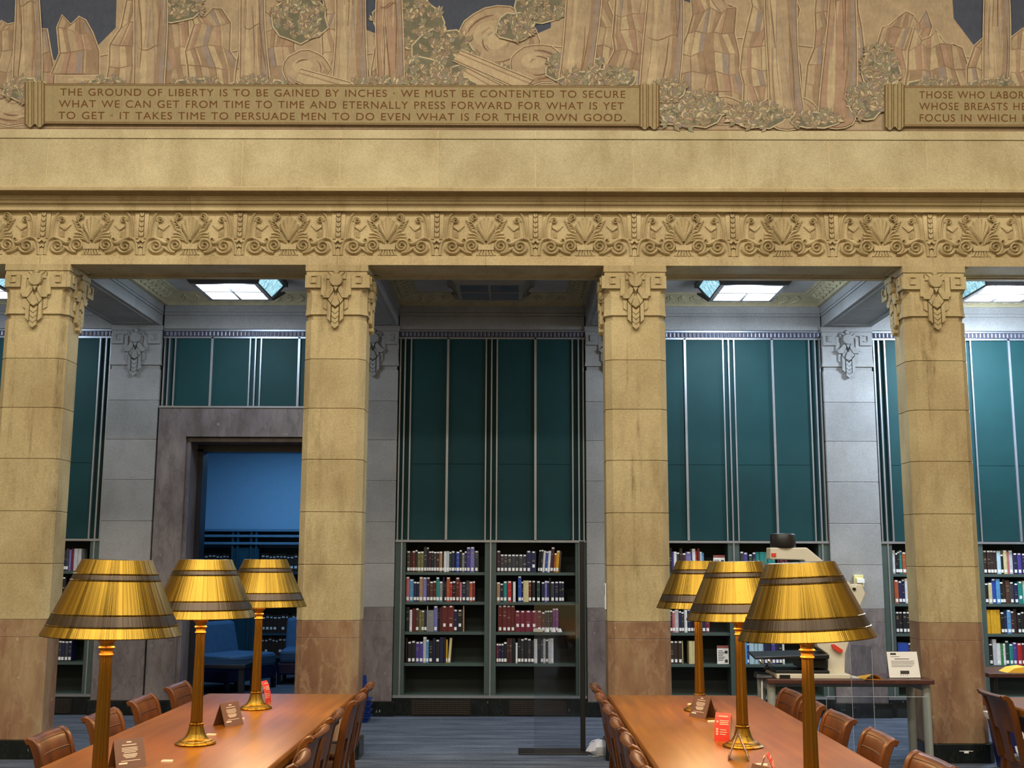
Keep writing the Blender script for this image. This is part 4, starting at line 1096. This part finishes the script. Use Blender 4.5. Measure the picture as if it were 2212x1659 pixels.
for px in (1632, 1650):
    q = Q(px, 1425)
    MB().tube([(q[0], -.2, q[1] + .012), (q[0] + .012, -.21, q[1] - .012), (q[0] + .028, -.205, q[1] - .028)], [.014, .017, .007], 12).build('chrome_clip', M['chrome'], t, smooth=60)

p = Q(1643, 1452)
t = thing('barcode_reader', 'small black desk device at the left end of the scanner desk', 'device', (2.4 + p[0], 8.86, DZ))
MB().loft([[(-.06, -.05, 0), (.07, -.05, 0), (.07, .06, 0), (-.06, .06, 0)], [(-.05, -.04, .03), (.06, -.04, .022), (.06, .05, .03), (-.05, .05, .045)]]).build('body', M['black'], t, bevel=.004)
MB().tube([(.02, 0, .025), (.02, .01, .06), (.05, .01, .085)], [.012, .012, .02], 10).build('reading_head', M['black'], t)
pts = [(1.96, 8.86, DZ + .007), (1.912, 8.86, DZ + .006), (1.900, 8.84, DZ - .03), (1.898, 8.84, .55), (1.905, 8.84, .3), (1.90, 8.86, .008)]
tag(MB().tube(pts, .006, 6).build('white_cable', M['white'], loc=(0, 0, 0)), 'thin white cable hanging off the left end of the scanner desk', 'cable')

p = at(1838, 1460, 8.85)
t = tag(MB().loft([[(-.02, -.05, 0), (.04, -.06, 0), (.045, .06, 0), (-.02, .06, 0)], [(-.02, -.05, .012), (.04, -.06, .004), (.045, .06, .004), (-.02, .06, .016)]]).build('loose_papers', M['white'], loc=(p.x + .02, 8.88, DZ)), 'loose white papers at the foot of the scanner column', 'papers')
p = at(1864, 1459, 8.80)
mb = MB(); r = []
for y, hgt in ((-.10, .034), (-.02, .030), (.08, .012)):
    r.append([(-.066 + .132 * k / 10, y, .002 + hgt * sin(pi * k / 10) ** .8) for k in range(11)] + [(.066 - .132 * k / 10, y, .0005) for k in range(11)])
mb.loft(r, cap=False)
o = mb.build('yellow_envelope', M['yellow'], loc=(p.x + .05, 8.83, DZ), smooth=60, fix=False); o.rotation_euler = (0, 0, .1)
tag(o, 'curled yellow envelope between the scanner and the notice stand', 'envelope')

p = at(1957, 1463, 8.85)
t = thing('notice_stand', 'white notice in a clear stand at the right end of the scanner desk', 'sign', (p.x, 8.86, DZ), R_(4))
mb = MB(); hs, ws = .195, .125
def lean(u, v, d): return (u, v * .16 + d, v)
mb.prism([(-ws, .004), (ws - .004, .004), (ws - .012, hs), (-ws - .002, hs)], lean, .002, .004).build('paper', M['white'], t)
mb = MB()
for v, a, b_, tk in ((.172, -.10, -.055, .014), (.158, -.10, -.03, .002), (.14, -.07, .045, .004), (.125, -.1, .085, .002), (.115, -.1, .08, .002), (.105, -.1, .085, .002), (.094, -.1, .075, .002), (.084, -.1, .06, .002), (.03, -.035, .035, .024)):
    mb.prism([(a, v), (b_, v), (b_, v + tk), (a, v + tk)], lean, .0005, .002)
for k in range(4): mb.prism([(-.035 + .018 * k, .014), (-.033 + .018 * k, .014), (-.033 + .018 * k, .03), (-.035 + .018 * k, .03)], lean, .0005, .002)
mb.build('printed_text', M['ink'], t)
MB().box(-ws - .006, ws + .006, -.02, .07, 0, .004).prism([(-ws - .004, .004), (ws + .006, .004), (ws + .004, hs + .003), (-ws - .006, hs + .003)], lean, .0045, .0065).build('clear_holder', M['acrylic'], t)

# clear acrylic screens standing on the floor
def screen(name, label, pts, z0, z1, mat, feet=True, edge=.006):
    cx, cy = pts[0]
    t = thing(name, label, 'screen', (cx, cy, 0), 0)
    q = [(x - cx, y - cy) for x, y in pts]
    for (xa, ya), (xb, yb) in zip(q, q[1:]):
        L = math.hypot(xb - xa, yb - ya); nx, ny = -(yb - ya) / L * .003, (xb - xa) / L * .003
        poly = [(xa + nx, ya + ny), (xb + nx, yb + ny), (xb - nx, yb - ny), (xa - nx, ya - ny)]
        MB().prism(poly, lambda u, v, d: (u, v, d), z0, z1).build('clear_sheet', mat, t)
        MB().tube([(xa, ya, z1), (xb, yb, z1)], .002, 6).build('polished_edge', M['acrylic_edge'], t)
    for x, y in q:
        MB().tube([(x, y, z0), (x, y, z1)], .002, 6).build('polished_edge', M['acrylic_edge'], t)
    if feet:
        for x, y in (q[0], q[-1]): MB().box(x - .02, x + .02, y - .12, y + .12, 0, z0 + .002).build('foot', M['acrylic_edge'], t)
    return t
a = at(1846, 1530, 8.3); b_ = at(2004, 1530, 8.3)
screen('acrylic_screen', 'low clear acrylic screen in front of the scanner desk, behind the chairs', [(a.x - .2, 8.3), (b_.x, 8.3)], .02, at(1900, 1505, 8.3).z, M['acrylic'])
a = at(1836, 1395, 8.22); b_ = at(1888, 1480, 8.0)
t = thing('acrylic_divider', 'tall clear acrylic divider with bright edges right of the nearest right lamp', 'screen', (a.x, 8.22, 0))
c_ = (b_.x - a.x, -.2)
MB().prism([(0, 0), (c_[0], c_[1]), (c_[0], c_[1] + .005), (0, .005)], lambda u, v, d: (u, v, d), .02, 1.0).build('clear_sheet', M['acrylic'], t)
MB().tube([(0, 0, .02), (0, 0, 1.0)], .0018, 6).build('polished_edge', M['acrylic_edge'], t)
MB().tube([(c_[0], c_[1], .02), (c_[0], c_[1], .98)], .0018, 6).build('polished_edge', M['acrylic_edge'], t)
MB().box(-.03, c_[0] + .03, c_[1] / 2 - .08, c_[1] / 2 + .08, 0, .02).build('foot', M['acrylic_edge'], t)
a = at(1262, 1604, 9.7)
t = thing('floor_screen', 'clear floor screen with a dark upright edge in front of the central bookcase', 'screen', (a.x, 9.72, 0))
MB().box(-.42, -.03, -.003, .003, .012, 1.22).build('clear_sheet', M['acrylic_dark'], t)
MB().box(-.03, .012, -.02, .02, .012, 1.75).build('post', M['black'], t, bevel=.004)
MB().box(-.55, .02, -.17, .12, 0, .012).build('flat_plate', M['black'], t, bevel=.003)  # added black plate imitating the dark shadow smear on the floor

# blue baskets, white bag, blue bin, further desk
p = at(802, 1540, 11.45)
for k in range(4):
    o = MB().loft([[(-.13, -.10, 0), (.13, -.10, 0), (.13, .10, 0), (-.13, .10, 0)], [(-.145, -.115, .044), (.145, -.115, .044), (.145, .115, .044), (-.145, .115, .044)], [(-.155, -.125, .044), (.155, -.125, .044), (.155, .125, .044), (-.155, .125, .044)], [(-.155, -.125, .054), (.155, -.125, .054), (.155, .125, .054), (-.155, .125, .054)],
                   [(-.14, -.11, .054), (.14, -.11, .054), (.14, .11, .054), (-.14, .11, .054)], [(-.125, -.095, .008), (.125, -.095, .008), (.125, .095, .008), (-.125, .095, .008)]]).build('blue_basket', M['blue_pl'], loc=(p.x - .156, 11.45, .055 * k))
    tag(o, ['blue plastic basket lowest in the stack behind the second column', 'blue plastic basket second from the floor in the stack', 'blue plastic basket third from the floor in the stack', 'topmost blue plastic basket under the leaning board'][k], 'basket', 'stacked blue baskets')
q = at(786, 1490, 10.95)
o = MB().loft([[(-.03, -.012, 0), (.035, -.012, 0), (.035, .012, 0), (-.03, .012, 0)], [(-.03, -.012, .27), (.0, -.012, .27), (.0, .012, .27), (-.03, .012, .27)]]).build('blue_board', M['blue_pl'], loc=(p.x - .06, 11.45, .055 * 3 + .009))
tag(o, 'narrow blue plastic board standing upright in the topmost basket', 'board')

p = at(1291, 1622, 9.55)
mb = MB(); random.seed(11); r = []
for j, (zz, sc) in enumerate(((0, .8), (.03, 1.05), (.07, 1.0), (.10, .7), (.115, .3))):
    r.append([(.105 * sc * cos(a) * random.uniform(.82, 1.15), .085 * sc * sin(a) * random.uniform(.82, 1.15), zz + random.uniform(-.008, .008) * (j > 0)) for a in [2 * pi * k / 12 for k in range(12)]])
mb.loft(r)
t = thing('plastic_bag', 'crumpled white plastic bag on the floor beside the third column', 'bag', (p.x + .03, 9.62, .0))
mb.build('bag', plain('pale grey plastic film', 'B9BCC8', .4), t, smooth=25)
for k in range(3):
    a0 = -.9 + .8 * k
    MB().tube([(.10 * cos(a0), .08 * sin(a0), .03), (.06 * cos(a0), .05 * sin(a0), .11), (.0, .01, .122), (-.07 * cos(a0 + .4), -.05 * sin(a0 + .4), .10)], .005, 6).build('dark_strap', M['black'], t)
pts = [(p.x - .05 + .05 * k / 2 + .03 * sin(k * 1.7), 9.50 - .05 * cos(k * 1.1), .006) for k in range(9)]
tag(MB().tube(pts, .005, 6).build('grey_cord', M['grey_leg']), 'pale cord loosely coiled in front of the white bag', 'cord')

p = at(2168, 1640, 8.9)
t = thing('recycling_bin', 'dark blue recycling bin with white arrows behind the dark chair', 'bin', (p.x + .17, 9.0, 0))
def sq(h, z): return [(-h, -h, z), (h, -h, z), (h, h, z), (-h, h, z)]
MB().loft([sq(.13, 0), sq(.17, .38), sq(.18, .38), sq(.18, .40), sq(.16, .40), sq(.12, .02)]).build('tub', M['navy_pl'], t, bevel=.008)
MB().loft([sq(.172, .36), sq(.182, .415), sq(.19, .415), sq(.178, .37)], cap=False).build('bag_liner', M['white'], t)
mb = MB()
for k in range(3):
    a0 = pi / 2 + k * 2 * pi / 3
    f = lambda u, v, h: (u, -.131 - .04 * (.2 + v) / .38 - h, .20 + v)
    pts2 = [(.085 * cos(a0 + s_), .085 * sin(a0 + s_)) for s_ in (-.55, -.1, .35)]
    mb.strip(pts2, .016, .003, f)
    e = (.085 * cos(a0 + .75), .085 * sin(a0 + .75)); n1 = (.125 * cos(a0 + .35), .125 * sin(a0 + .35)); n2 = (.045 * cos(a0 + .35), .045 * sin(a0 + .35))
    mb.raised([e, n1, n2], f, .003)
mb.build('recycling_arrows', M['white'], t)

t = thing('side_desk', 'dark desk behind the rightmost column with a yellow envelope on it', 'desk', (4.6, 9.95, 0))
MB().box(-.62, .75, -.3, .3, .625, .66).build('desk_top', M['desk'], t, bevel=.005)
for sx in (-.55, .68):
    for yy in (-.22, .22): MB().lathe([(.03, 0), (.03, .625)], 16, (sx, yy)).build('leg', M['black'], t, smooth=40)
p = at(2200, 1450, 9.75)
mb = MB().loft([[(x, y, z) for x, z in ((-.14, 0), (-.08, .035), (.02, .05), (.14, .02), (.14, .0), (0, .0))] for y in (-.09, .09)])
tag(mb.build('yellow_envelope', M['yellow'], loc=(p.x + .03, 9.8, .66)), 'yellow envelope on the desk at the right edge', 'envelope')

# ------------------------------------------------------------------ painted wall mural (plain landscape of trunks, boulders and foliage) with inscription panels
def paint(name, h, var=.14):
    m, nt, b = base_mat(name, .85, 0, .2)
    c = hexc(h)
    lo = tuple(x * (1 - var) for x in c[:3]) + (1,); hi = tuple(min(1, x * (1 + var)) for x in c[:3]) + (1,)
    c1 = ramp(nt, noise(nt, 5.5, 6, stretch=(1, 1, 1.6), rough=.65), [(.3, lo), (.7, hi)])
    c2 = ramp(nt, noise(nt, 70, 3, stretch=(1, 1, .35)), [(.3, (.88, .88, .88, 1)), (.7, (1.06, 1.06, 1.06, 1))])
    nt.links.new(mixc(nt, c1, c2, 1., 'MULTIPLY'), b.inputs['Base Color'])
    return m
PM = [paint('mural tan', 'A8957A'), paint('mural brown line', '7C624C'), paint('mural pale edge', 'BCAD8E'), paint('mural slate sky', '4A505E', .08), paint('mural olive', '8C886E'),
      paint('mural dark foliage', '706E5C'), paint('mural shade', '968068'), paint('mural grey violet', '92857C'), paint('mural light', 'B5A384'), paint('mural rosy', 'A38872')]
TAN, LINE, PALE, SKY, OLV, DKF, SHD, VIO, LGT, ROS = range(10)
MY = YC + .031
rnd = random.Random(5)
class Mural(MB):
    lay = 0
    def poly(s, pts, mi, lift=None):
        s.lay += 1; y = MY - .0008 - s.lay * 2.5e-6
        s.add([(lambda v: (v.x, y, v.z))(at(px, py, MY)) for px, py in pts], [tuple(range(len(pts)))], mi)
    def grow(s, pts, d):
        n = len(pts); out = []
        ar = sum(pts[i][0] * pts[(i + 1) % n][1] - pts[(i + 1) % n][0] * pts[i][1] for i in range(n))
        sg = 1 if ar > 0 else -1
        for i in range(n):
            a, b_ = pts[i - 1], pts[(i + 1) % n]; tx, ty = b_[0] - a[0], b_[1] - a[1]; L = math.hypot(tx, ty) or 1
            out.append((pts[i][0] + sg * ty / L * d, pts[i][1] - sg * tx / L * d))
        return out
    def shape(s, pts, fill, halo=True, lw=2.2):
        if halo: s.poly(s.grow(pts, lw + 2.2), PALE)
        s.poly(s.grow(pts, lw), LINE); s.poly(pts, fill)
    def line(s, pts, wd, mi):
        n = len(pts); L, Rr = [], []
        for i, (x, y) in enumerate(pts):
            a, b_ = pts[max(i - 1, 0)], pts[min(i + 1, n - 1)]; tx, ty = b_[0] - a[0], b_[1] - a[1]; q = math.hypot(tx, ty) or 1
            k = wd * (.25 + .75 * sin(pi * (i + .5) / n))
            L.append((x - ty / q * k, y + tx / q * k)); Rr.append((x + ty / q * k, y - tx / q * k))
        s.lay += 1; y = MY - .0008 - s.lay * 2.5e-6
        P_ = [(lambda v: (v.x, y, v.z))(at(px, py, MY)) for px, py in L + Rr]
        s.add(P_, [(i, i + 1, n + i + 1, n + i) for i in range(n - 1)], mi)
    def trunk(s, x0, y0, x1, y1, w0, w1, fill=TAN, bend=0, lines=5):
        n = 10; c = []
        for i in range(n + 1):
            t = i / n; c.append((x0 + (x1 - x0) * t + bend * sin(pi * t), y0 + (y1 - y0) * t, (w0 + (w1 - w0) * t) * (1 + .12 * sin(6 * t + x0))))
        top = [(c[0][0] + c[0][2] * cos(a), c[0][1] - c[0][2] * .7 * sin(a)) for a in [pi * k / 6 for k in range(1, 6)]]
        bot = [(c[-1][0] - c[-1][2] * cos(a), c[-1][1] + c[-1][2] * .5 * sin(a)) for a in [pi * k / 6 for k in range(1, 6)]]
        pts = [(x - w_, y) for x, y, w_ in c] + bot + [(x + w_, y) for x, y, w_ in reversed(c)] + top
        s.shape(pts, fill)
        s.poly([(x + w_ * (.42 + .1 * sin(i * 1.3 + x0)), y) for i, (x, y, w_) in enumerate(c)] + [(x + w_ * .96, y) for x, y, w_ in reversed(c)], SHD)
        s.poly([(x + w_ * (.74 + .06 * sin(i * 1.9)), y) for i, (x, y, w_) in enumerate(c)] + [(x + w_ * .97, y) for x, y, w_ in reversed(c)], VIO)
        s.poly([(x - w_ * (.62 + .1 * sin(i * 1.7)), y) for i, (x, y, w_) in enumerate(c)] + [(x - w_ * (.3 + .1 * sin(i * 1.2)), y) for i, (x, y, w_) in reversed(list(enumerate(c)))], LGT)
        for k in range(lines * 3):
            f = rnd.uniform(-.85, .85); a = rnd.randint(0, 7); e = min(n, a + rnd.randint(2, 4))
            s.line([(c[i][0] + c[i][2] * (f + .12 * sin(i * 1.1 + k)), c[i][1]) for i in range(a, e + 1)], rnd.uniform(.7, 1.5), (LINE, SHD, LINE, LGT, VIO)[k % 5])
        for k in range(2):
            i = rnd.randint(2, 8); x, y, w_ = c[i]
            s.line([(x - w_ * .8 + w_ * 1.6 * q / 6, y + 6 * sin(q * .9 + k)) for q in range(7)], 1.2, LINE)
    def crag(s, x0, x1, ytop, ybot, lean=0, fill=(TAN, LGT, TAN, SHD, TAN, ROS, LGT)):
        w_ = x1 - x0; nx = max(3, int(w_ / 26)); ny = max(3, int((ybot - ytop) / 40)); G = []
        for j in range(ny + 1):
            t = j / ny; row = []
            half = w_ / 2 * (.55 + .45 * t ** .8) * rnd.uniform(.9, 1.08); cx = (x0 + x1) / 2 + lean * (1 - t) + rnd.uniform(-8, 8)
            for i in range(nx + 1):
                u = -1 + 2 * i / nx; jit = 0 if i in (0, nx) else 7
                y = ytop + (ybot - ytop) * t + rnd.uniform(-9, 9) * (0 < j < ny) + (rnd.uniform(0, 42) if j == 0 else 0)
                row.append((cx + half * u + rnd.uniform(-jit, jit), y))
            G.append(row)
        out = G[0] + [G[j][-1] for j in range(1, ny + 1)] + G[-1][::-1][1:] + [G[j][0] for j in range(ny - 1, 0, -1)]
        s.shape(out, SHD, True, 2.0)
        for j in range(ny):
            for i in range(nx):
                q = [G[j][i], G[j][i + 1], G[j + 1][i + 1], G[j + 1][i]]
                cx = sum(p[0] for p in q) / 4; cy = sum(p[1] for p in q) / 4
                q2 = [(cx + (x - cx) * .93, cy + (y - cy) * .95) for x, y in q]
                if rnd.random() < .5: s.poly([(cx + (x - cx) * .99, cy + (y - cy) * .99) for x, y in q], LINE)
                s.poly(q2, fill[rnd.randrange(len(fill))])
                m0 = ((q2[0][0] + q2[1][0]) / 2, (q2[0][1] + q2[1][1]) / 2); m1 = ((q2[2][0] + q2[3][0]) / 2, (q2[2][1] + q2[3][1]) / 2)
                s.poly([m0, q2[1], q2[2], (m1[0] + 3, m1[1])], (SHD, VIO, SHD, ROS, TAN)[rnd.randrange(5)])
                if rnd.random() < .6: s.line([(q2[0][0] + 3 + (q2[3][0] - q2[0][0]) * k / 4, q2[0][1] + (q2[3][1] - q2[0][1]) * k / 4) for k in range(5)], 1.3, LGT)
    def boulder(s, cx, cy, rx, ry, fill=TAN, n=18, jit=.1, lines=4):
        pts = [(cx + rx * cos(2 * pi * i / n) * (1 + rnd.uniform(-jit, jit)), cy + ry * sin(2 * pi * i / n) * (1 + rnd.uniform(-jit, jit))) for i in range(n)]
        s.shape(pts, fill)
        s.poly([(cx + (x - cx) * .8 + rx * .12, cy + (y - cy) * .8 + ry * .12) for x, y in pts], SHD)
        s.poly([(cx + (x - cx) * .78 - rx * .02, cy + (y - cy) * .76 - ry * .04) for x, y in pts], fill)
        s.poly([(cx + (x - cx) * .45 - rx * .14, cy + (y - cy) * .42 - ry * .2) for x, y in pts], LGT)
        for k in range(lines):
            a0 = rnd.uniform(0, 6); r = rnd.uniform(.35, .8)
            s.line([(cx + rx * r * cos(a0 + .22 * j), cy + ry * r * sin(a0 + .22 * j)) for j in range(6)], rnd.uniform(1.2, 2.2), LINE)
        for k in range(7):
            a0 = rnd.uniform(0, 6); r = rnd.uniform(.2, .9)
            s.line([(cx + rx * r * cos(a0 + .13 * j), cy + ry * r * sin(a0 + .13 * j)) for j in range(6)], rnd.uniform(.8, 2.4), (SHD, VIO, LGT, ROS)[k % 4])
    def bush(s, cx, cy, rx, ry, n=26, size=16, dark=True):
        m_ = [(cx + rx * cos(2 * pi * i / 16) * rnd.uniform(.85, 1.1), cy + ry * sin(2 * pi * i / 16) * rnd.uniform(.85, 1.1)) for i in range(16)]
        s.poly(s.grow(m_, 3), PALE); s.poly(m_, DKF if dark else OLV)
        for k in range(n):
            a = rnd.uniform(0, 2 * pi); q = math.sqrt(rnd.random()); x, y = cx + rx * q * cos(a), cy + ry * q * sin(a)
            base = rnd.uniform(-pi, 0)
            for j in range(5):
                t = base + (j - 2) * .55; L = size * rnd.uniform(.8, 1.2); wd = L * .22
                dx, dy = cos(t), sin(t)
                leaf = [(x, y), (x + dx * L * .5 - dy * wd, y + dy * L * .5 + dx * wd), (x + dx * L, y + dy * L), (x + dx * L * .5 + dy * wd, y + dy * L * .5 - dx * wd)]
                s.poly(s.grow(leaf, 1.1), LINE if k % 3 else DKF); s.poly(leaf, (OLV, TAN, OLV, PALE, VIO)[(j + k) % 5])
mu = Mural()
bg = [(-900, -260), (3100, -260), (3100, 286), (-900, 276)]
mu.poly(bg, TAN)
# slate sky showing between the forms
for q in ([(-70, -260), (260, -260), (250, 60), (180, 130), (90, 150), (30, 100), (-70, 140)], [(560, -260), (1200, -260), (1190, 60), (1120, 90), (1000, 110), (930, 70), (870, 95), (780, 60), (690, 80), (620, 60)], [(2040, -260), (2290, -260), (2290, 160), (2200, 150), (2120, 120), (2060, 40)], [(1340, -260), (1700, -260), (1690, -40), (1500, 10), (1400, -30)]):
    mu.poly(q, SKY)
# rolling hills
mu.shape([(-80, 150), (60, 120), (140, 140), (240, 118), (380, 140), (520, 110), (700, 132), (860, 110), (990, 130), (1180, 100), (1330, 120), (1600, 84), (1800, 110), (2010, 96), (2130, 140), (2300, 120), (2700, 100), (3100, 130), (3100, 284), (-900, 274), (-900, 130), (-400, 110)], TAN)
for k in range(46):
    x, y = rnd.uniform(-60, 2250), rnd.uniform(140, 268); L = rnd.uniform(40, 120)
    mu.line([(x + L * j / 6, y + 5 * sin(j + k)) for j in range(7)], rnd.uniform(1.5, 5), (SHD, LINE, PALE, VIO, ROS, LGT)[k % 6])
mu.boulder(1075, 90, 88, 74, TAN, 20, .05, 3)
for a in ((-40, 120, 30, 190, 10), (120, 215, 20, 160, -6), (225, 420, -40, 196, 20), (400, 520, 10, 196, -10), (505, 650, 20, 196, 8), (690, 800, -60, 196, -6), (800, 915, 0, 196, 10), (1205, 1330, -30, 190, 12), (1310, 1480, -50, 230, -8),
          (1455, 1600, -20, 250, 10), (1590, 1730, -60, 268, 14), (1740, 1880, -60, 262, -10), (1870, 2010, 20, 196, 20), (1960, 2110, 56, 196, -16), (2080, 2240, 60, 196, 10)):
    mu.crag(*a)
for k in range(6):     # the painting runs on past both ends of the view
    mu.crag(-860 + 130 * k, -740 + 130 * k, rnd.uniform(-60, 40), 200, rnd.uniform(-12, 12)); mu.crag(2250 + 130 * k, 2375 + 130 * k, rnd.uniform(-60, 60), 196, rnd.uniform(-12, 12))
for x, y, rx, ry in ((1160, 140, 60, 40), (960, 160, 46, 30), (660, 150, 50, 40), (1700, 236, 60, 30), (1560, 240, 50, 28), (30, 235, 70, 34)):
    mu.boulder(x, y, rx, ry, (TAN, ROS, TAN, LGT)[int(x) % 4])
for x, y, rx, ry, n in ((880, 50, 74, 60, 70), (960, 120, 70, 54, 60), (1170, 16, 60, 34, 40), (370, 14, 66, 34, 40), (650, 40, 60, 50, 44), (1030, 170, 70, 30, 44), (900, 160, 70, 34, 46), (1240, 150, 60, 36, 40), (1110, 60, 40, 30, 26)):
    mu.bush(x, y, rx, ry, n, 14)
for a in ((40, -260, 60, 190, 20, 26, TAN, 10), (300, -260, 322, 196, 24, 34, TAN, 14), (560, -260, 552, 196, 20, 30, TAN, -10), (742, -260, 756, 196, 26, 36, TAN, 8), (852, -260, 846, 196, 18, 26, ROS, -8), (1262, -260, 1240, 196, 26, 38, TAN, 12),
          (1430, -260, 1420, 230, 26, 40, TAN, 12), (1690, -260, 1700, 262, 24, 38, TAN, -10), (1812, -260, 1806, 258, 22, 34, ROS, 10), (2140, -260, 2150, 196, 18, 26, TAN, 6)):
    mu.trunk(*a)
for q in ([(995, 112), (1150, 176), (1130, 196), (980, 130)], [(1010, 150), (1100, 196), (1040, 210), (984, 164)], [(650, 152), (760, 182), (700, 200), (640, 176)]):
    mu.shape(q, LGT); mu.line([(q[0][0] * .7 + q[3][0] * .3, q[0][1] * .7 + q[3][1] * .3), (q[1][0] * .7 + q[2][0] * .3, q[1][1] * .7 + q[2][1] * .3)], 2, SHD)
for x, y, rx, ry, n, sz in ((1490, 238, 84, 38, 64, 18), (1638, 254, 60, 24, 40, 16), (1900, 160, 40, 56, 46, 16), (1870, 222, 40, 36, 36, 16), (1290, 176, 80, 22, 40, 16), (60, 196, 50, 24, 26, 14), (960, 182, 70, 14, 26, 14), (1440, 200, 40, 18, 20, 14), (1760, 262, 50, 16, 22, 14), (820, 186, 60, 14, 22, 14), (430, 186, 60, 12, 20, 13), (230, 184, 40, 12, 14, 13), (560, 186, 60, 12, 18, 13), (2010, 186, 50, 12, 18, 13), (2140, 186, 50, 12, 16, 13)):
    mu.bush(x, y, rx, ry, n, sz)
mur = mu.build('wall_mural', PM, fix=False)
tag(mur, 'long sepia painted mural of crags, tree trunks and foliage above the stone entablature', 'mural')

PB = paint('inscription ground', '9A8B68', .06); PL = paint('inscription line', '6E5434', .05); PT = paint('inscription lettering', '6A4526', .04)
def lettering(lines, parent):
    for body, xa, xb, yta, ytb, capn in lines:
        cu = bpy.data.curves.new('lettering', 'FONT'); cu.body = body; cu.size = 1; cu.extrude = 0.0; cu.space_character = 1.12; cu.space_word = 1.25
        o = bpy.data.objects.new('tmp', cu); me = bpy.data.meshes.new_from_object(o); bpy.data.objects.remove(o); bpy.data.curves.remove(cu)
        xs = [v.co.x for v in me.vertices]; ys = sorted(v.co.y for v in me.vertices)
        x0, x1 = min(xs), max(xs); capH = .71
        for v in me.vertices:
            u = (v.co.x - x0) / (x1 - x0); px = xa + (xb - xa) * u
            top = yta + (ytb - yta) * u
            q = at(px, top + capn * (1 - v.co.y / capH), MY); v.co = (q.x, MY - .0085 - mu.lay * 2.5e-6 + .0055, q.z)
        me.materials.append(PT); me.update()
        put('lettering', me, parent)
def inscription(x0, x1, top0, top1, bot0, bot1, lines, right_roll=True):
    T = lambda x: top0 + (top1 - top0) * (x - x0) / (x1 - x0); B = lambda x: bot0 + (bot1 - bot0) * (x - x0) / (x1 - x0)
    LZ = mu.lay * 2.5e-6 - .0055
    f = lambda px, py, d: (lambda v: (v.x, MY - d - LZ, v.z))(at(px, py, MY))
    mb = MB()
    def quad(pts, d, mi): mb.add([f(x, y, d) for x, y in pts], [tuple(range(len(pts)))], mi)
    n = 24; xs = [x0 + (x1 - x0) * i / n for i in range(n + 1)]
    quad([(x, T(x)) for x in xs] + [(x, B(x)) for x in reversed(xs)], .0072, 0)
    for e in (0, 3):
        for g in (lambda x: T(x) + e, lambda x: B(x) - e - 1.5):
            quad([(x, g(x)) for x in xs] + [(x, g(x) + 1.5) for x in reversed(xs)], .0076, 1)
    rolls = [x0 - 40] + ([x1] if right_roll else [])
    for rx in rolls:
        t, b_ = T(x0 if rx < x0 else x1), B(x0 if rx < x0 else x1)
        outline = [(rx + 40 * i / 12, t - 4 + 4 * cos(i * pi / 3)) for i in range(13)] + [(rx + 40 * i / 12, b_ + 4 - 4 * cos(i * pi / 3)) for i in range(12, -1, -1)]
        quad([(rx - 2 if x < rx + 20 else x + 2, y) for x, y in outline], .0074, 1); quad([(min(max(x, rx + 1), rx + 39), y) for x, y in outline], .0078, 0)
        for dx in (5, 13, 17, 26, 34): quad([(rx + dx, t - 3), (rx + dx + 1.8, t - 3), (rx + dx + 1.8, b_ + 3), (rx + dx, b_ + 3)], .0082, 1)
    o = mb.build('inscription_panel', [PB, PL], mur, fix=False)
    lettering(lines, o)
inscription(98, 1382, 183, 188, 270, 275, [
    ('THE GROUND OF LIBERTY IS TO BE GAINED BY INCHES \u00b7 WE MUST BE CONTENTED TO SECURE', 133, 1350, 193.5, 198.5, 15.8),
    ('WHAT WE CAN GET FROM TIME TO TIME AND ETERNALLY PRESS FORWARD FOR WHAT IS YET', 130, 1347, 218.5, 223.5, 16.2),
    ('TO GET \u00b7 IT TAKES TIME TO PERSUADE MEN TO DO EVEN WHAT IS FOR THEIR OWN GOOD.', 129, 1350, 243.5, 248.5, 16.2)])
inscription(1950, 2900, 188, 190, 276, 279, [
    ('THOSE WHO LABOR', 1983, 2209, 199.5, 200, 15.8), ('WHOSE BREASTS HE', 1983, 2213, 224, 224.5, 16.2), ('FOCUS IN WHICH H', 1984, 2219, 249, 249.5, 16.2)], False)
